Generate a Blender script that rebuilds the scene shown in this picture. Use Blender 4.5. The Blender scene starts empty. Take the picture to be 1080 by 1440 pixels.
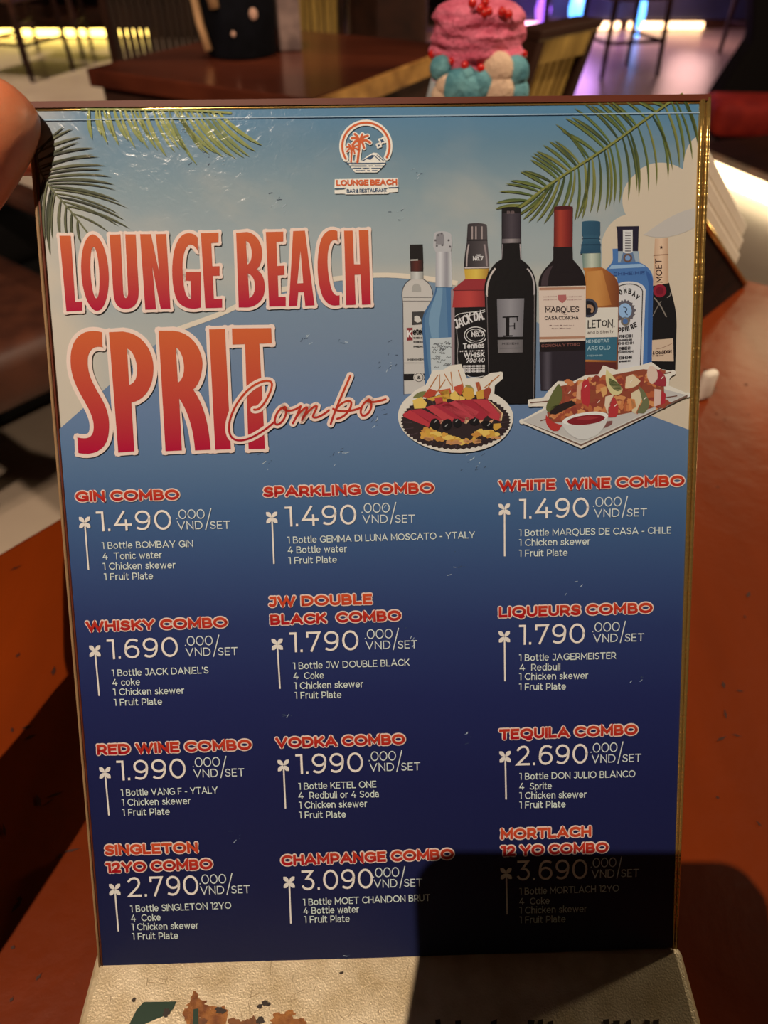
import bpy, bmesh, math, random
from mathutils import Vector, Matrix
from mathutils.geometry import tessellate_polygon
random.seed(7)
SC = bpy.context.scene
COL = SC.collection
PI = math.pi
V = Vector

# ------------------------------------------------------------------ camera, world, lights, exposure
PHI = math.radians(42.0)
TABLE = 0.75
CAMZ = TABLE + 0.275
FPX = 1000.0
FWD = V((0, math.cos(PHI), -math.sin(PHI)))
UPV = V((0, math.sin(PHI), math.cos(PHI)))
RGT = V((1, 0, 0))
CAM = V((0, 0, CAMZ))

cd = bpy.data.cameras.new('camera')
cam = bpy.data.objects.new('camera', cd)
COL.objects.link(cam)
cam.location = CAM
cam.rotation_euler = (PI / 2 - PHI, 0, 0)
cd.sensor_fit = 'VERTICAL'
cd.sensor_height = 24.0
cd.lens = 24.0 * FPX / 1440.0
cd.clip_start = 0.01
cd.clip_end = 60
cd.dof.use_dof = True
cd.dof.focus_distance = 0.212
cd.dof.aperture_fstop = cd.lens / 1.9
SC.camera = cam

SC.view_settings.view_transform = 'Standard'
SC.view_settings.look = 'None'
SC.view_settings.gamma = 1
SC.view_settings.use_curve_mapping = False
SC.view_settings.exposure = 0.0
SC.cycles.use_denoising = True
SC.cycles.max_bounces = 8
SC.cycles.sample_clamp_indirect = 4

w = bpy.data.worlds.new('world')
SC.world = w
w.use_nodes = True
w.node_tree.nodes['Background'].inputs[0].default_value = (1.0, 0.64, 0.28, 1)
w.node_tree.nodes['Background'].inputs[1].default_value = 0.028

PENDANT = V((-0.31, -0.26, CAMZ + 0.86))      # bulb of the lamp hanging over the table
PENDANT_POWER = 50.0
PENDANT_COLOR = (1.0, 0.79, 0.60)


def lamp(name, loc, power, color, size=0.05, parent=None):
    l = bpy.data.lights.new(name, 'POINT')
    l.energy = power
    l.color = color
    l.shadow_soft_size = size
    o = bpy.data.objects.new(name, l)
    COL.objects.link(o)
    o.location = loc
    if parent:
        o.parent = parent
        o.location = V(loc) - parent.location
    return o


def spot(name, loc, target, power, color, angle=70, blend=0.6, size=0.06):
    l = bpy.data.lights.new(name, 'SPOT')
    l.energy = power
    l.color = color
    l.spot_size = math.radians(angle)
    l.spot_blend = blend
    l.shadow_soft_size = size
    o = bpy.data.objects.new(name, l)
    COL.objects.link(o)
    o.location = loc
    o.rotation_euler = (V(target) - V(loc)).to_track_quat('-Z', 'Y').to_euler()
    return o


spot('fill_spot', (-2.6, 4.6, 2.9), (-2.2, 4.6, 0), 420, (1.0, 0.82, 0.62), 95)  # unseen fill spots, added to brighten the floor and the furniture
spot('fill_spot', (-2.2, -0.9, 2.9), (-0.95, 1.25, 0), 300, (1.0, 0.82, 0.62), 36, 0.3)  # added, unseen: reaches the floor under the left chair
spot('fill_spot', (1.3, 3.6, 2.9), (1.6, 4.4, 0), 60, (1.0, 0.62, 0.50), 95)
lamp('sheen_fill', (2.5, 4.1, 2.75), 17, (1.0, 0.80, 0.44), 0.25)  # unseen fill, added for the sheen on the tabletop
spot('fill_spot', (1.35, 0.45, 2.9), (0.5, 1.0, 0.8), 130, (1.0, 0.80, 0.58), 46)  # added, unseen: brightens the slatted back and the napkins
lamp('side_fill', (1.6, 0.98, 1.22), 32, (1.0, 0.80, 0.52), 0.05)  # unseen low fill, added to light the gold slats and napkins
spot('fill_spot', (-0.3, 1.1, 2.9), (-0.2, 2.1, 0.8), 110, (1.0, 0.8, 0.55), 36, 0.4)  # added, unseen: brightens the chairs beyond the side table
lamp('bar_glow', (1.6, 6.9, 0.55), 26, (0.75, 0.35, 1.0), 0.2)
lamp('bar_glow', (2.5, 6.8, 0.35), 10, (1.0, 0.55, 0.5), 0.2)


# ------------------------------------------------------------------ helpers
def lin(c):
    c = c / 255.0
    return c / 12.92 if c <= 0.04045 else ((c + 0.055) / 1.055) ** 2.4


def rgb(r, g, b):
    return (lin(r), lin(g), lin(b), 1.0)


def ray(px, py):
    return RGT * ((px - 540) / FPX) - UPV * ((py - 720) / FPX) + FWD


def at_depth(px, py, z):
    return CAM + ray(px, py) * z


def at_height(px, py, h):
    d = ray(px, py)
    return CAM + d * ((h - CAMZ) / d.z)


def mat(name, color, rough=0.5, metal=0.0, spec=0.5, coat=0.0, noise=None, bump=None, emit=None, strength=0.0):
    m = bpy.data.materials.new(name)
    m.use_nodes = True
    nt = m.node_tree
    b = nt.nodes['Principled BSDF']
    c = tuple(color) if len(color) == 4 else tuple(color) + (1,)
    b.inputs['Base Color'].default_value = c
    b.inputs['Roughness'].default_value = rough
    b.inputs['Metallic'].default_value = metal
    b.inputs['Specular IOR Level'].default_value = spec
    b.inputs['Coat Weight'].default_value = coat
    b.inputs['Coat Roughness'].default_value = 0.12
    tc = nt.nodes.new('ShaderNodeTexCoord')
    if noise:
        scale, c2, stretch = noise
        mp = nt.nodes.new('ShaderNodeMapping')
        mp.inputs['Scale'].default_value = stretch
        nz = nt.nodes.new('ShaderNodeTexNoise')
        nz.inputs['Scale'].default_value = scale
        nz.inputs['Detail'].default_value = 6
        rp = nt.nodes.new('ShaderNodeValToRGB')
        rp.color_ramp.elements[0].position = 0.36
        rp.color_ramp.elements[0].color = c
        rp.color_ramp.elements[1].position = 0.66
        rp.color_ramp.elements[1].color = tuple(c2) if len(c2) == 4 else tuple(c2) + (1,)
        nt.links.new(tc.outputs['Object'], mp.inputs['Vector'])
        nt.links.new(mp.outputs[0], nz.inputs['Vector'])
        nt.links.new(nz.outputs[0], rp.inputs[0])
        nt.links.new(rp.outputs[0], b.inputs['Base Color'])
    if bump:
        scale, st, dist = bump
        nz = nt.nodes.new('ShaderNodeTexNoise')
        nz.inputs['Scale'].default_value = scale
        nz.inputs['Detail'].default_value = 5
        bp = nt.nodes.new('ShaderNodeBump')
        bp.inputs['Strength'].default_value = st
        bp.inputs['Distance'].default_value = dist
        nt.links.new(tc.outputs['Object'], nz.inputs['Vector'])
        nt.links.new(nz.outputs[0], bp.inputs['Height'])
        nt.links.new(bp.outputs[0], b.inputs['Normal'])
    if emit:
        b.inputs['Emission Color'].default_value = tuple(emit) + (1,)
        b.inputs['Emission Strength'].default_value = strength
    return m


def tag(o, label=None, cat=None, group=None, kind=None):
    if label:
        o['label'] = label
    if cat:
        o['category'] = cat
    if group:
        o['group'] = group
    if kind:
        o['kind'] = kind
    return o


def thing(name, loc, label, cat, group=None, rz=0):
    o = bpy.data.objects.new(name, None)
    o.empty_display_size = 0.02
    COL.objects.link(o)
    o.location = loc
    o.rotation_euler = (0, 0, rz)
    return tag(o, label, cat, group)


def obj(name, bm, m, parent=None, smooth=False):
    me = bpy.data.meshes.new(name)
    bmesh.ops.recalc_face_normals(bm, faces=bm.faces[:])
    bm.to_mesh(me)
    bm.free()
    if smooth:
        for p in me.polygons:
            p.use_smooth = True
    o = bpy.data.objects.new(name, me)
    COL.objects.link(o)
    me.materials.append(m)
    if parent:
        o.parent = parent
    return o


def dup(root, loc, rz, label, group=None):
    r = root.copy()
    COL.objects.link(r)
    r.location = loc
    r.rotation_euler = (0, 0, rz)
    r['label'] = label
    if group:
        r['group'] = group
    for ch in list(root.children):
        c = ch.copy()
        COL.objects.link(c)
        c.parent = r
        for g in ch.children:
            d = g.copy()
            COL.objects.link(d)
            d.parent = c
    return r


def box(bm, c, s, bev=0.0, rot=None, seg=2):
    t = bmesh.new()
    bmesh.ops.create_cube(t, size=1)
    bmesh.ops.scale(t, vec=V(s), verts=t.verts)
    if bev:
        bmesh.ops.bevel(t, geom=t.edges[:], offset=bev, segments=seg, affect='EDGES', profile=0.5)
    if rot is not None:
        bmesh.ops.transform(t, matrix=rot.to_4x4(), verts=t.verts)
    bmesh.ops.translate(t, vec=V(c), verts=t.verts)
    me = bpy.data.meshes.new('tmp')
    t.to_mesh(me)
    t.free()
    bm.from_mesh(me)
    bpy.data.meshes.remove(me)
    return bm


def B(c, s, bev=0.0, rot=None, seg=2):
    return box(bmesh.new(), c, s, bev, rot, seg)


def prism(bm, pts, off, bev=0.0):
    """polygon pts (3d) swept by vector off"""
    t = bmesh.new()
    a = [t.verts.new(p) for p in pts]
    b = [t.verts.new(V(p) + V(off)) for p in pts]
    n = len(pts)
    t.faces.new(a)
    t.faces.new(b[::-1])
    for i in range(n):
        t.faces.new([a[i], b[i], b[(i + 1) % n], a[(i + 1) % n]])
    bmesh.ops.recalc_face_normals(t, faces=t.faces[:])
    if bev:
        bmesh.ops.bevel(t, geom=t.edges[:], offset=bev, segments=2, affect='EDGES', profile=0.5)
    me = bpy.data.meshes.new('tmp')
    t.to_mesh(me)
    t.free()
    bm.from_mesh(me)
    bpy.data.meshes.remove(me)
    return bm


def tube(bm, pts, r, n=10, caps=True):
    pts = [V(p) for p in pts]
    rs = r if isinstance(r, (list, tuple)) else [r] * len(pts)
    rings = []
    up = V((0, 0, 1))
    for i, p in enumerate(pts):
        d = (pts[min(i + 1, len(pts) - 1)] - pts[max(i - 1, 0)]).normalized()
        if abs(d.dot(up)) > 0.95:
            up = V((1, 0, 0))
        a = d.cross(up).normalized()
        b = a.cross(d).normalized()
        up = b
        rings.append([bm.verts.new(p + (a * math.cos(2 * PI * k / n) + b * math.sin(2 * PI * k / n)) * rs[i]) for k in range(n)])
    for i in range(len(rings) - 1):
        for k in range(n):
            bm.faces.new([rings[i][k], rings[i][(k + 1) % n], rings[i + 1][(k + 1) % n], rings[i + 1][k]])
    if caps:
        bm.faces.new(rings[0][::-1])
        bm.faces.new(rings[-1])
    return bm


def lathe(bm, prof, c=(0, 0, 0), n=32, wob=None):
    c = V(c)
    rings = []
    for (r, z) in prof:
        rings.append([bm.verts.new(c + V(((r if not wob else r * wob(2 * PI * k / n, z)) * math.cos(2 * PI * k / n),
                                          (r if not wob else r * wob(2 * PI * k / n, z)) * math.sin(2 * PI * k / n), z))) for k in range(n)])
    for i in range(len(rings) - 1):
        for k in range(n):
            bm.faces.new([rings[i][k], rings[i][(k + 1) % n], rings[i + 1][(k + 1) % n], rings[i + 1][k]])
    bm.faces.new(rings[0][::-1])
    bm.faces.new(rings[-1])
    return bm


def ball(bm, c, r, s=(1, 1, 1), seg=14, rot=None):
    m = Matrix.Translation(V(c)) @ (rot.to_4x4() if rot is not None else Matrix.Identity(4)) @ Matrix.Diagonal((r * s[0], r * s[1], r * s[2], 1))
    bmesh.ops.create_uvsphere(bm, u_segments=seg, v_segments=max(6, seg // 2 + 2), radius=1, matrix=m)
    return bm


# ------------------------------------------------------------------ materials
WOOD_TOP = mat('orange_wood', rgb(132, 50, 6), 0.30, noise=(9, rgb(100, 36, 4), (1.2, 0.22, 1)), bump=(60, 0.3, 0.0015), coat=0.15)
DARK_WOOD = mat('dark_wood', rgb(62, 34, 24), 0.6, spec=0.2, noise=(12, rgb(38, 20, 14), (0.3, 1, 1)))
RED_WOOD = mat('red_brown_wood', rgb(92, 42, 26), 0.22, noise=(10, rgb(58, 24, 16), (0.3, 1, 1)), coat=0.3)
LEATHER = mat('brown_leather', rgb(84, 44, 28), 0.5, noise=(14, rgb(58, 28, 18), (1, 1, 1)))
BLACK = mat('black_fabric', rgb(15, 13, 13), 0.85, spec=0.2)
GREEN_FAB = mat('dark_green_fabric', rgb(44, 54, 52), 0.8)
RED_FAB = mat('red_fabric', rgb(196, 50, 34), 0.75, noise=(14, rgb(160, 30, 24), (1, 1, 1)))
GOLD_SLAT = mat('gold_slat', rgb(186, 150, 78), 0.45, noise=(30, rgb(120, 92, 40), (1, 1, 0.1)))
FLOOR = mat('floor_tile', rgb(176, 158, 140), 0.33, noise=(1.6, rgb(150, 130, 116), (1, 1, 1)))
WALL = mat('dark_wall', rgb(36, 30, 34), 0.7, noise=(3, rgb(28, 22, 28), (1, 1, 1)))
NAVY = mat('navy_panel', rgb(38, 42, 74), 0.4, noise=(4, rgb(24, 26, 52), (1, 1, 1)))
PAPER = mat('napkin_paper', rgb(226, 214, 198), 0.85, bump=(40, 0.3, 0.003))
SKIN = mat('skin', rgb(222, 144, 104), 0.45, noise=(60, rgb(208, 120, 82), (1, 1, 1)), bump=(420, 0.25, 0.0006), spec=0.35)
SKIN.node_tree.nodes['Principled BSDF'].inputs['Subsurface Weight'].default_value = 0.25
SKIN.node_tree.nodes['Principled BSDF'].inputs['Subsurface Radius'].default_value = (0.006, 0.0022, 0.0012)
SKIN.node_tree.nodes['Principled BSDF'].inputs['Subsurface Scale'].default_value = 0.5
NAIL = mat('nail', rgb(240, 186, 158), 0.28, coat=0.3)
SLEEVE = mat('sleeve_cloth', rgb(40, 38, 44), 0.85)
BRASS = mat('brass', rgb(206, 164, 84), 0.26, metal=0.9)
PHONE = mat('phone_body', rgb(18, 18, 20), 0.4)
# ------------------------------------------------------------------ the menu card: its plane and the printing on it
def card_plane():
    src = [(37, 152), (1000, 140), (946, 1333), (140, 1360)]
    Wc = 0.187
    r = [ray(*p) for p in src]
    # corners lie on one plane; solve depths so that they form a parallelogram: P0 + P2 = P1 + P3
    m = Matrix(((r[0].x, -r[1].x, -r[3].x), (r[0].y, -r[1].y, -r[3].y), (r[0].z, -r[1].z, -r[3].z)))
    s = m.inverted() @ (-r[2])
    P = [r[0] * s[0], r[1] * s[1], r[2] * 1.0, r[3] * s[2]]
    k = Wc / (P[1] - P[0]).length
    P = [CAM + p * k for p in P]
    e1 = (P[1] - P[0]).normalized()
    e2 = (P[3] - P[0]).normalized()
    n = e2.cross(e1).normalized()
    return P, e1, e2, n


CP, CE1, CE2, CN = card_plane()
if CN.dot(CAM - CP[0]) < 0:
    CN = -CN
BASE_Z = (CP[2].z + CP[3].z) / 2           # top of the base where the card stands in it
STAND = V((0, 0.05, TABLE))
LAY = 0.00005


def on_card(px, py, layer=0.0):
    d = ray(px, py)
    t = CN.dot(CP[0] - CAM) / CN.dot(d)
    return CAM + d * t + CN * (layer * LAY) - STAND


LIGHT = (0.80, 0.61, 0.475)


def ink(r, g, b):
    return tuple(min(0.86, lin(c) / l * 0.86) for c, l in zip((r, g, b), LIGHT)) + (1.0,)


WHITE = ink(226, 200, 180)
DARKINK = ink(24, 20, 20)


def bez(p0, p1, p2, p3, n=9):
    out = []
    for i in range(1, n + 1):
        t = i / n
        u = 1 - t
        out.append((u ** 3 * p0[0] + 3 * u * u * t * p1[0] + 3 * u * t * t * p2[0] + t ** 3 * p3[0],
                    u ** 3 * p0[1] + 3 * u * u * t * p1[1] + 3 * u * t * t * p2[1] + t ** 3 * p3[1]))
    return out


def path(s, T=None):
    """'M x,y L x,y C x,y x,y x,y Z' -> list of loops in photo pixels"""
    loops, cur, tok = [], [], s.replace(',', ' ').split()
    i, mode = 0, 'M'
    while i < len(tok):
        if tok[i] in 'MLCZ':
            mode = tok[i]
            i += 1
            if mode == 'M' and cur:
                loops.append(cur)
                cur = []
            if mode == 'Z':
                continue
        if mode in 'ML':
            cur.append((float(tok[i]), float(tok[i + 1])))
            i += 2
            mode = 'L'
        elif mode == 'C':
            q = [float(a) for a in tok[i:i + 6]]
            cur += bez(cur[-1], q[0:2], q[2:4], q[4:6])
            i += 6
    if cur:
        loops.append(cur)
    if T:
        loops = [[T(*p) for p in l] for l in loops]
    return loops


def zoom(x0, y0, s):
    return lambda x, y: (x0 + x / s, y0 + y / s)


def disc(cx, cy, rx, ry=None, rot=0, n=22, a0=0, a1=360):
    ry = rx if ry is None else ry
    c, s = math.cos(rot), math.sin(rot)
    out = []
    for k in range(n):
        a = math.radians(a0 + (a1 - a0) * k / (n if a1 - a0 == 360 else n - 1))
        x, y = rx * math.cos(a), ry * math.sin(a)
        out.append((cx + x * c - y * s, cy + x * s + y * c))
    return out


class Ink:
    """collects flat printed shapes, all on the card's plane, as one mesh with its ink colours"""
    def __init__(self):
        self.v, self.f, self.c, self.n = [], [], [], 0

    def vert(self, p, col, lay):
        self.v.append(on_card(p[0], p[1], lay))
        self.c.append(col(p) if callable(col) else col)
        return len(self.v) - 1

    def fill(self, loops, col, lay):
        if loops and not isinstance(loops[0][0], (tuple, list)):
            loops = [loops]
        tris = tessellate_polygon([[V((p[0], p[1], 0)) for p in l] for l in loops])
        flat = [p for l in loops for p in l]
        ids = [self.vert(p, col, lay) for p in flat]
        for t in tris:
            self.f.append([ids[k] for k in t])
        return self

    def stroke(self, pts, w, col, lay, closed=False, rnd=False, cap=True):
        self.n += 1
        lay = lay + 0.06 * (self.n % 7)
        pts = [V((p[0], p[1])) for p in pts]
        q = [pts[0]]
        for p in pts[1:]:
            if (p - q[-1]).length > 1e-4:
                q.append(p)
        if closed and (q[0] - q[-1]).length < 1e-4:
            q.pop()
        n = len(q)
        if n < 2:
            return self
        h = w / 2
        L, R = [], []
        for i in range(n):
            a = q[i] - q[i - 1] if (i > 0 or closed) else None
            b = q[(i + 1) % n] - q[i] if (i < n - 1 or closed) else None
            a = a.normalized() if a is not None else None
            b = b.normalized() if b is not None else None
            if a is None or b is None:
                d = b if a is None else a
                nn = V((-d.y, d.x))
                p = q[i]
                if cap and not rnd:
                    p = p - d * h if a is None else p + d * h
                L.append(p + nn * h)
                R.append(p - nn * h)
                continue
            m = (V((-a.y, a.x)) + V((-b.y, b.x)))
            if m.length < 1e-3:
                m = V((-a.y, a.x))
            m.normalize()
            k = min(1.0 / max(0.3, m.dot(V((-a.y, a.x)))), 1.15 if rnd else 2.6)
            L.append(q[i] + m * h * k)
            R.append(q[i] - m * h * k)
        li = [self.vert(p, col, lay) for p in L]
        ri = [self.vert(p, col, lay) for p in R]
        for i in range(n if closed else n - 1):
            j = (i + 1) % n
            self.f.append([li[i], li[j], ri[j], ri[i]])
        if rnd:
            for i in range(n):
                if closed or i in (0, n - 1) or True:
                    sharp = i in (0, n - 1)
                    if not sharp or closed:
                        a = (q[i] - q[i - 1]).normalized()
                        b = (q[(i + 1) % n] - q[i]).normalized()
                        sharp = a.dot(b) < 0.93
                    if sharp:
                        ids = [self.vert((q[i].x + h * math.cos(2 * PI * k / 12), q[i].y + h * math.sin(2 * PI * k / 12)), col, lay - 0.45 - 0.05 * (i % 5)) for k in range(12)]
                        self.f.append(ids)
        return self

    def grow(self, loops, w, col, lay):
        for l in loops:
            self.stroke(l, w, col, lay, closed=True, rnd=True)
        return self

    def build(self, name, parent, m=None):
        me = bpy.data.meshes.new(name)
        me.from_pydata([tuple(p) for p in self.v], [], self.f)
        at = me.color_attributes.new('Ink', 'FLOAT_COLOR', 'POINT')
        for i, c in enumerate(self.c):
            at.data[i].color = c
        # face every print polygon towards the reader
        bm = bmesh.new()
        bm.from_mesh(me)
        bm.normal_update()
        for f in bm.faces:
            if f.normal.dot(CN) < 0:
                f.normal_flip()
        bm.to_mesh(me)
        bm.free()
        o = bpy.data.objects.new(name, me)
        COL.objects.link(o)
        me.materials.append(m or INK)
        if parent:
            o.parent = parent
        return o


def ink_material():
    m = bpy.data.materials.new('printed_ink')
    m.use_nodes = True
    nt = m.node_tree
    b = nt.nodes['Principled BSDF']
    a = nt.nodes.new('ShaderNodeAttribute')
    a.attribute_name = 'Ink'
    nt.links.new(a.outputs['Color'], b.inputs['Base Color'])
    b.inputs['Roughness'].default_value = 0.55
    b.inputs['Specular IOR Level'].default_value = 0.15
    b.inputs['Coat Weight'].default_value = 0.16
    b.inputs['Coat Roughness'].default_value = 0.16
    tc = nt.nodes.new('ShaderNodeTexCoord')
    n1 = nt.nodes.new('ShaderNodeTexNoise')
    n1.inputs['Scale'].default_value = 330
    n1.inputs['Detail'].default_value = 4
    n1.inputs['Distortion'].default_value = 1.2
    bp = nt.nodes.new('ShaderNodeBump')
    bp.inputs['Strength'].default_value = 0.22
    bp.inputs['Distance'].default_value = 0.0006
    nt.links.new(tc.outputs['Object'], n1.inputs['Vector'])
    nt.links.new(n1.outputs[0], bp.inputs['Height'])
    nt.links.new(bp.outputs[0], b.inputs['Coat Normal'])
    bp2 = nt.nodes.new('ShaderNodeBump')
    bp2.inputs['Strength'].default_value = 0.10
    bp2.inputs['Distance'].default_value = 0.0004
    nt.links.new(n1.outputs[0], bp2.inputs['Height'])
    nt.links.new(bp2.outputs[0], b.inputs['Normal'])
    return m


INK = ink_material()


# ---- a geometric sans as centre lines: cap height 1, x-height .73
def arc(cx, cy, rx, ry, a0, a1, n=10):
    return [(cx + rx * math.cos(math.radians(a0 + (a1 - a0) * k / n)), cy + ry * math.sin(math.radians(a0 + (a1 - a0) * k / n))) for k in range(n + 1)]


def spl(*p):
    out = [p[0]]
    for i in range(1, len(p), 3):
        out += bez(out[-1], p[i], p[i + 1], p[i + 2], 6)
    return out


S_UP = spl((.62, .86), (.5, 1.04), (.06, 1.06), (.04, .74), (.05, .42), (.66, .58), (.66, .27), (.66, -.06), (.14, -.06), (0, .15))
s_lo = spl((.42, .62), (.34, .77), (.04, .77), (.04, .54), (.04, .34), (.46, .42), (.46, .19), (.46, -.04), (.1, -.04), (0, .1))
SIX = spl((.6, .93), (.45, 1.04), (.0, 1.08), (.0, .42)) + arc(.33, .31, .33, .31, 160, -200, 16)
GLY = {
    'A': (.92, [[(0, 0), (.46, 1), (.92, 0)], [(.17, .3), (.75, .3)]]),
    'B': (.70, [[(0, 0), (0, 1), (.38, 1)] + arc(.38, .76, .25, .24, 90, -90) + [(0, .52)], [(.1, .52)] + arc(.42, .26, .28, .26, 90, -90) + [(0, 0)]]),
    'C': (.86, [arc(.5, .5, .5, .5, 44, 316, 18)]),
    'D': (.86, [[(0, 0), (0, 1), (.36, 1)] + arc(.36, .5, .5, .5, 90, -90, 14) + [(0, 0)]]),
    'E': (.60, [[(.6, 1), (0, 1), (0, 0), (.6, 0)], [(0, .51), (.52, .51)]]),
    'F': (.58, [[(.58, 1), (0, 1), (0, 0)], [(0, .47), (.52, .47)]]),
    'G': (.92, [arc(.5, .5, .5, .5, 44, 316, 18), [(.56, .45), (.92, .45), (.92, .12)]]),
    'H': (.76, [[(0, 0), (0, 1)], [(.76, 0), (.76, 1)], [(0, .51), (.76, .51)]]),
    'I': (.0, [[(0, 0), (0, 1)]]),
    'J': (.48, [[(.1, 1), (.48, 1), (.48, .3)] + arc(.23, .3, .25, .3, 0, -140, 10)]),
    'K': (.72, [[(0, 0), (0, 1)], [(.68, 1), (0, .3)], [(.24, .56), (.72, 0)]]),
    'L': (.56, [[(0, 1), (0, 0), (.56, 0)]]),
    'M': (.94, [[(0, 0), (0, 1), (.47, .26), (.94, 1), (.94, 0)]]),
    'N': (.78, [[(0, 0), (0, 1), (.78, 0), (.78, 1)]]),
    'O': (1.04, [arc(.52, .5, .52, .5, 0, 360, 26)]),
    'P': (.66, [[(0, 0), (0, 1), (.36, 1)] + arc(.36, .68, .3, .32, 90, -90) + [(0, .36)]]),
    'Q': (1.04, [arc(.52, .5, .52, .5, 0, 360, 26), spl((.5, 0), (.56, -.2), (.8, -.24), (.92, -.1))]),
    'R': (.68, [[(0, 0), (0, 1), (.36, 1)] + arc(.36, .68, .3, .32, 90, -90) + [(0, .36)], [(.4, .36), (.68, 0)]]),
    'S': (.66, [S_UP]),
    'T': (.78, [[(0, 1), (.78, 1)], [(.39, 1), (.39, 0)]]),
    'U': (.74, [[(0, 1), (0, .38)] + arc(.37, .38, .37, .38, 180, 360, 14) + [(.74, 1)]]),
    'V': (.90, [[(0, 1), (.45, 0), (.9, 1)]]),
    'W': (1.40, [[(0, 1), (.35, 0), (.70, .96), (1.05, 0), (1.4, 1)]]),
    'X': (.80, [[(0, 0), (.8, 1)], [(0, 1), (.8, 0)]]),
    'Y': (.84, [[(0, 1), (.42, .38), (.84, 1)], [(.42, .4), (.42, 0)]]),
    'Z': (.72, [[(0, 1), (.72, 1), (0, 0), (.72, 0)]]),
    '0': (.74, [arc(.37, .5, .37, .5, 0, 360, 24)]),
    '1': (.26, [[(0, 1), (.26, 1), (.26, 0)]]),
    '2': (.64, [spl((.02, .82), (.16, 1.06), (.6, 1.08), (.6, .72), (.6, .5), (.3, .32), (0, 0)) + [(.64, 0)]]),
    '3': (.64, [[(.04, 1), (.58, 1), (.27, .6)] + arc(.32, .3, .32, .3, 92, -150, 14)]),
    '4': (.76, [[(.44, 1), (0, .28), (.76, .28)], [(.54, .52), (.54, 0)]]),
    '6': (.66, [SIX]),
    '7': (.64, [[(0, .8), (0, 1), (.64, 1), (.2, 0)]]),
    '9': (.66, [[(.66 - x, 1 - y) for x, y in SIX]]),
    '.': (.0, [[(0, 0), (0, .015)]]),
    '-': (.3, [[(0, .36), (.3, .36)]]),
    "'": (.0, [[(0, 1), (0, .74)]]),
    '/': (.5, [[(0, -.15), (.5, 1.15)]]),
    '&': (.7, [spl((.7, .42), (.5, -.2), (0, -.1), (0, .24), (0, .5), (.5, .6), (.5, .82), (.5, 1.06), (.14, 1.06), (.14, .8), (.14, .6), (.5, .3), (.7, 0))]),
    'a': (.5, [spl((.04, .62), (.12, .78), (.5, .78), (.5, .46)) + [(.5, 0)], spl((.5, .42), (.1, .46), (0, .36), (0, .2), (0, -.06), (.4, -.06), (.5, .17))]),
    'b': (.6, [[(0, 1.06), (0, 0)], arc(.3, .365, .3, .365, 0, 360, 18)]),
    'c': (.52, [arc(.32, .365, .32, .365, 46, 314, 14)]),
    'd': (.6, [[(.6, 1.06), (.6, 0)], arc(.3, .365, .3, .365, 0, 360, 18)]),
    'e': (.62, [[(.0, .37), (.62, .37)] + arc(.31, .365, .31, .365, 2, 312, 16)]),
    'h': (.54, [[(0, 1.06), (0, 0)], [(0, .42)] + arc(.27, .43, .27, .3, 180, 0, 10) + [(.54, 0)]]),
    'i': (.0, [[(0, .73), (0, 0)], [(0, 1), (0, 1.02)]]),
    'k': (.5, [[(0, 1.06), (0, 0)], [(.48, .73), (0, .26)], [(.18, .44), (.52, 0)]]),
    'l': (.0, [[(0, 1.06), (0, 0)]]),
    'm': (.9, [[(0, .73), (0, 0)], [(0, .42)] + arc(.22, .45, .22, .28, 180, 0, 8) + [(.45, 0)], [(.45, .42)] + arc(.67, .45, .22, .28, 180, 0, 8) + [(.9, 0)]]),
    'n': (.54, [[(0, .73), (0, 0)], [(0, .42)] + arc(.27, .43, .27, .3, 180, 0, 10) + [(.54, 0)]]),
    'o': (.64, [arc(.32, .365, .32, .365, 0, 360, 18)]),
    'p': (.6, [[(0, .73), (0, -.27)], arc(.3, .365, .3, .365, 0, 360, 18)]),
    'r': (.3, [[(0, .73), (0, 0)], spl((0, .4), (.02, .64), (.12, .73), (.3, .73))]),
    's': (.46, [s_lo]),
    't': (.34, [[(.12, .95), (.12, .2)] + spl((.12, .2), (.12, .02), (.2, -.02), (.36, .04)), [(0, .73), (.34, .73)]]),
    'u': (.54, [[(0, .73), (0, .3)] + arc(.27, .3, .27, .3, 180, 360, 10) + [(.54, .73)], [(.54, .4), (.54, 0)]]),
    'v': (.54, [[(0, .73), (.27, 0), (.54, .73)]]),
    'w': (.92, [[(0, .73), (.23, 0), (.46, .7), (.69, 0), (.92, .73)]]),
    'x': (.5, [[(0, 0), (.5, .73)], [(0, .73), (.5, 0)]]),
    'y': (.54, [[(0, .73), (.27, 0)], [(.54, .73), (.2, -.2), (.04, -.26)]]),
}


def text_strokes(s, p0, p1, cap, w, gap=0.26, up=None, space=0.3):
    """centre lines of a string that runs from p0 to p1 (photo pixels, on the baseline)"""
    h = cap - w
    x, items = 0.0, []
    for ch in s:
        if ch == ' ':
            x += space
            continue
        adv, st = GLY[ch]
        g = gap * 1.15 if ch == '.' else gap
        items.append((x, st))
        x += adv + g + w / cap * 0.5
    total = x - gap - w / cap * 0.5
    dx, dy = p1[0] - p0[0], p1[1] - p0[1]
    ln = math.hypot(dx, dy)
    r = (dx / ln, dy / ln)
    if up is None:
        ux, uy = p0[0] - 686.0, p0[1] - 7790.0
        k = math.hypot(ux, uy)
        up = (ux / k, uy / k)
    sx = (ln - w) / max(total, 1e-3)
    out = []
    for x0, st in items:
        for pts in st:
            out.append([(p0[0] + r[0] * (w / 2 + (x0 + a) * sx) + up[0] * (w / 2 + b * h),
                         p0[1] + r[1] * (w / 2 + (x0 + a) * sx) + up[1] * (w / 2 + b * h)) for a, b in pts])
    return out


def write(k, s, p0, p1, cap, w, col, lay, **kw):
    for st in text_strokes(s, p0, p1, cap, w, **kw):
        k.stroke(st, w, col, lay)
    return k


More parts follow.
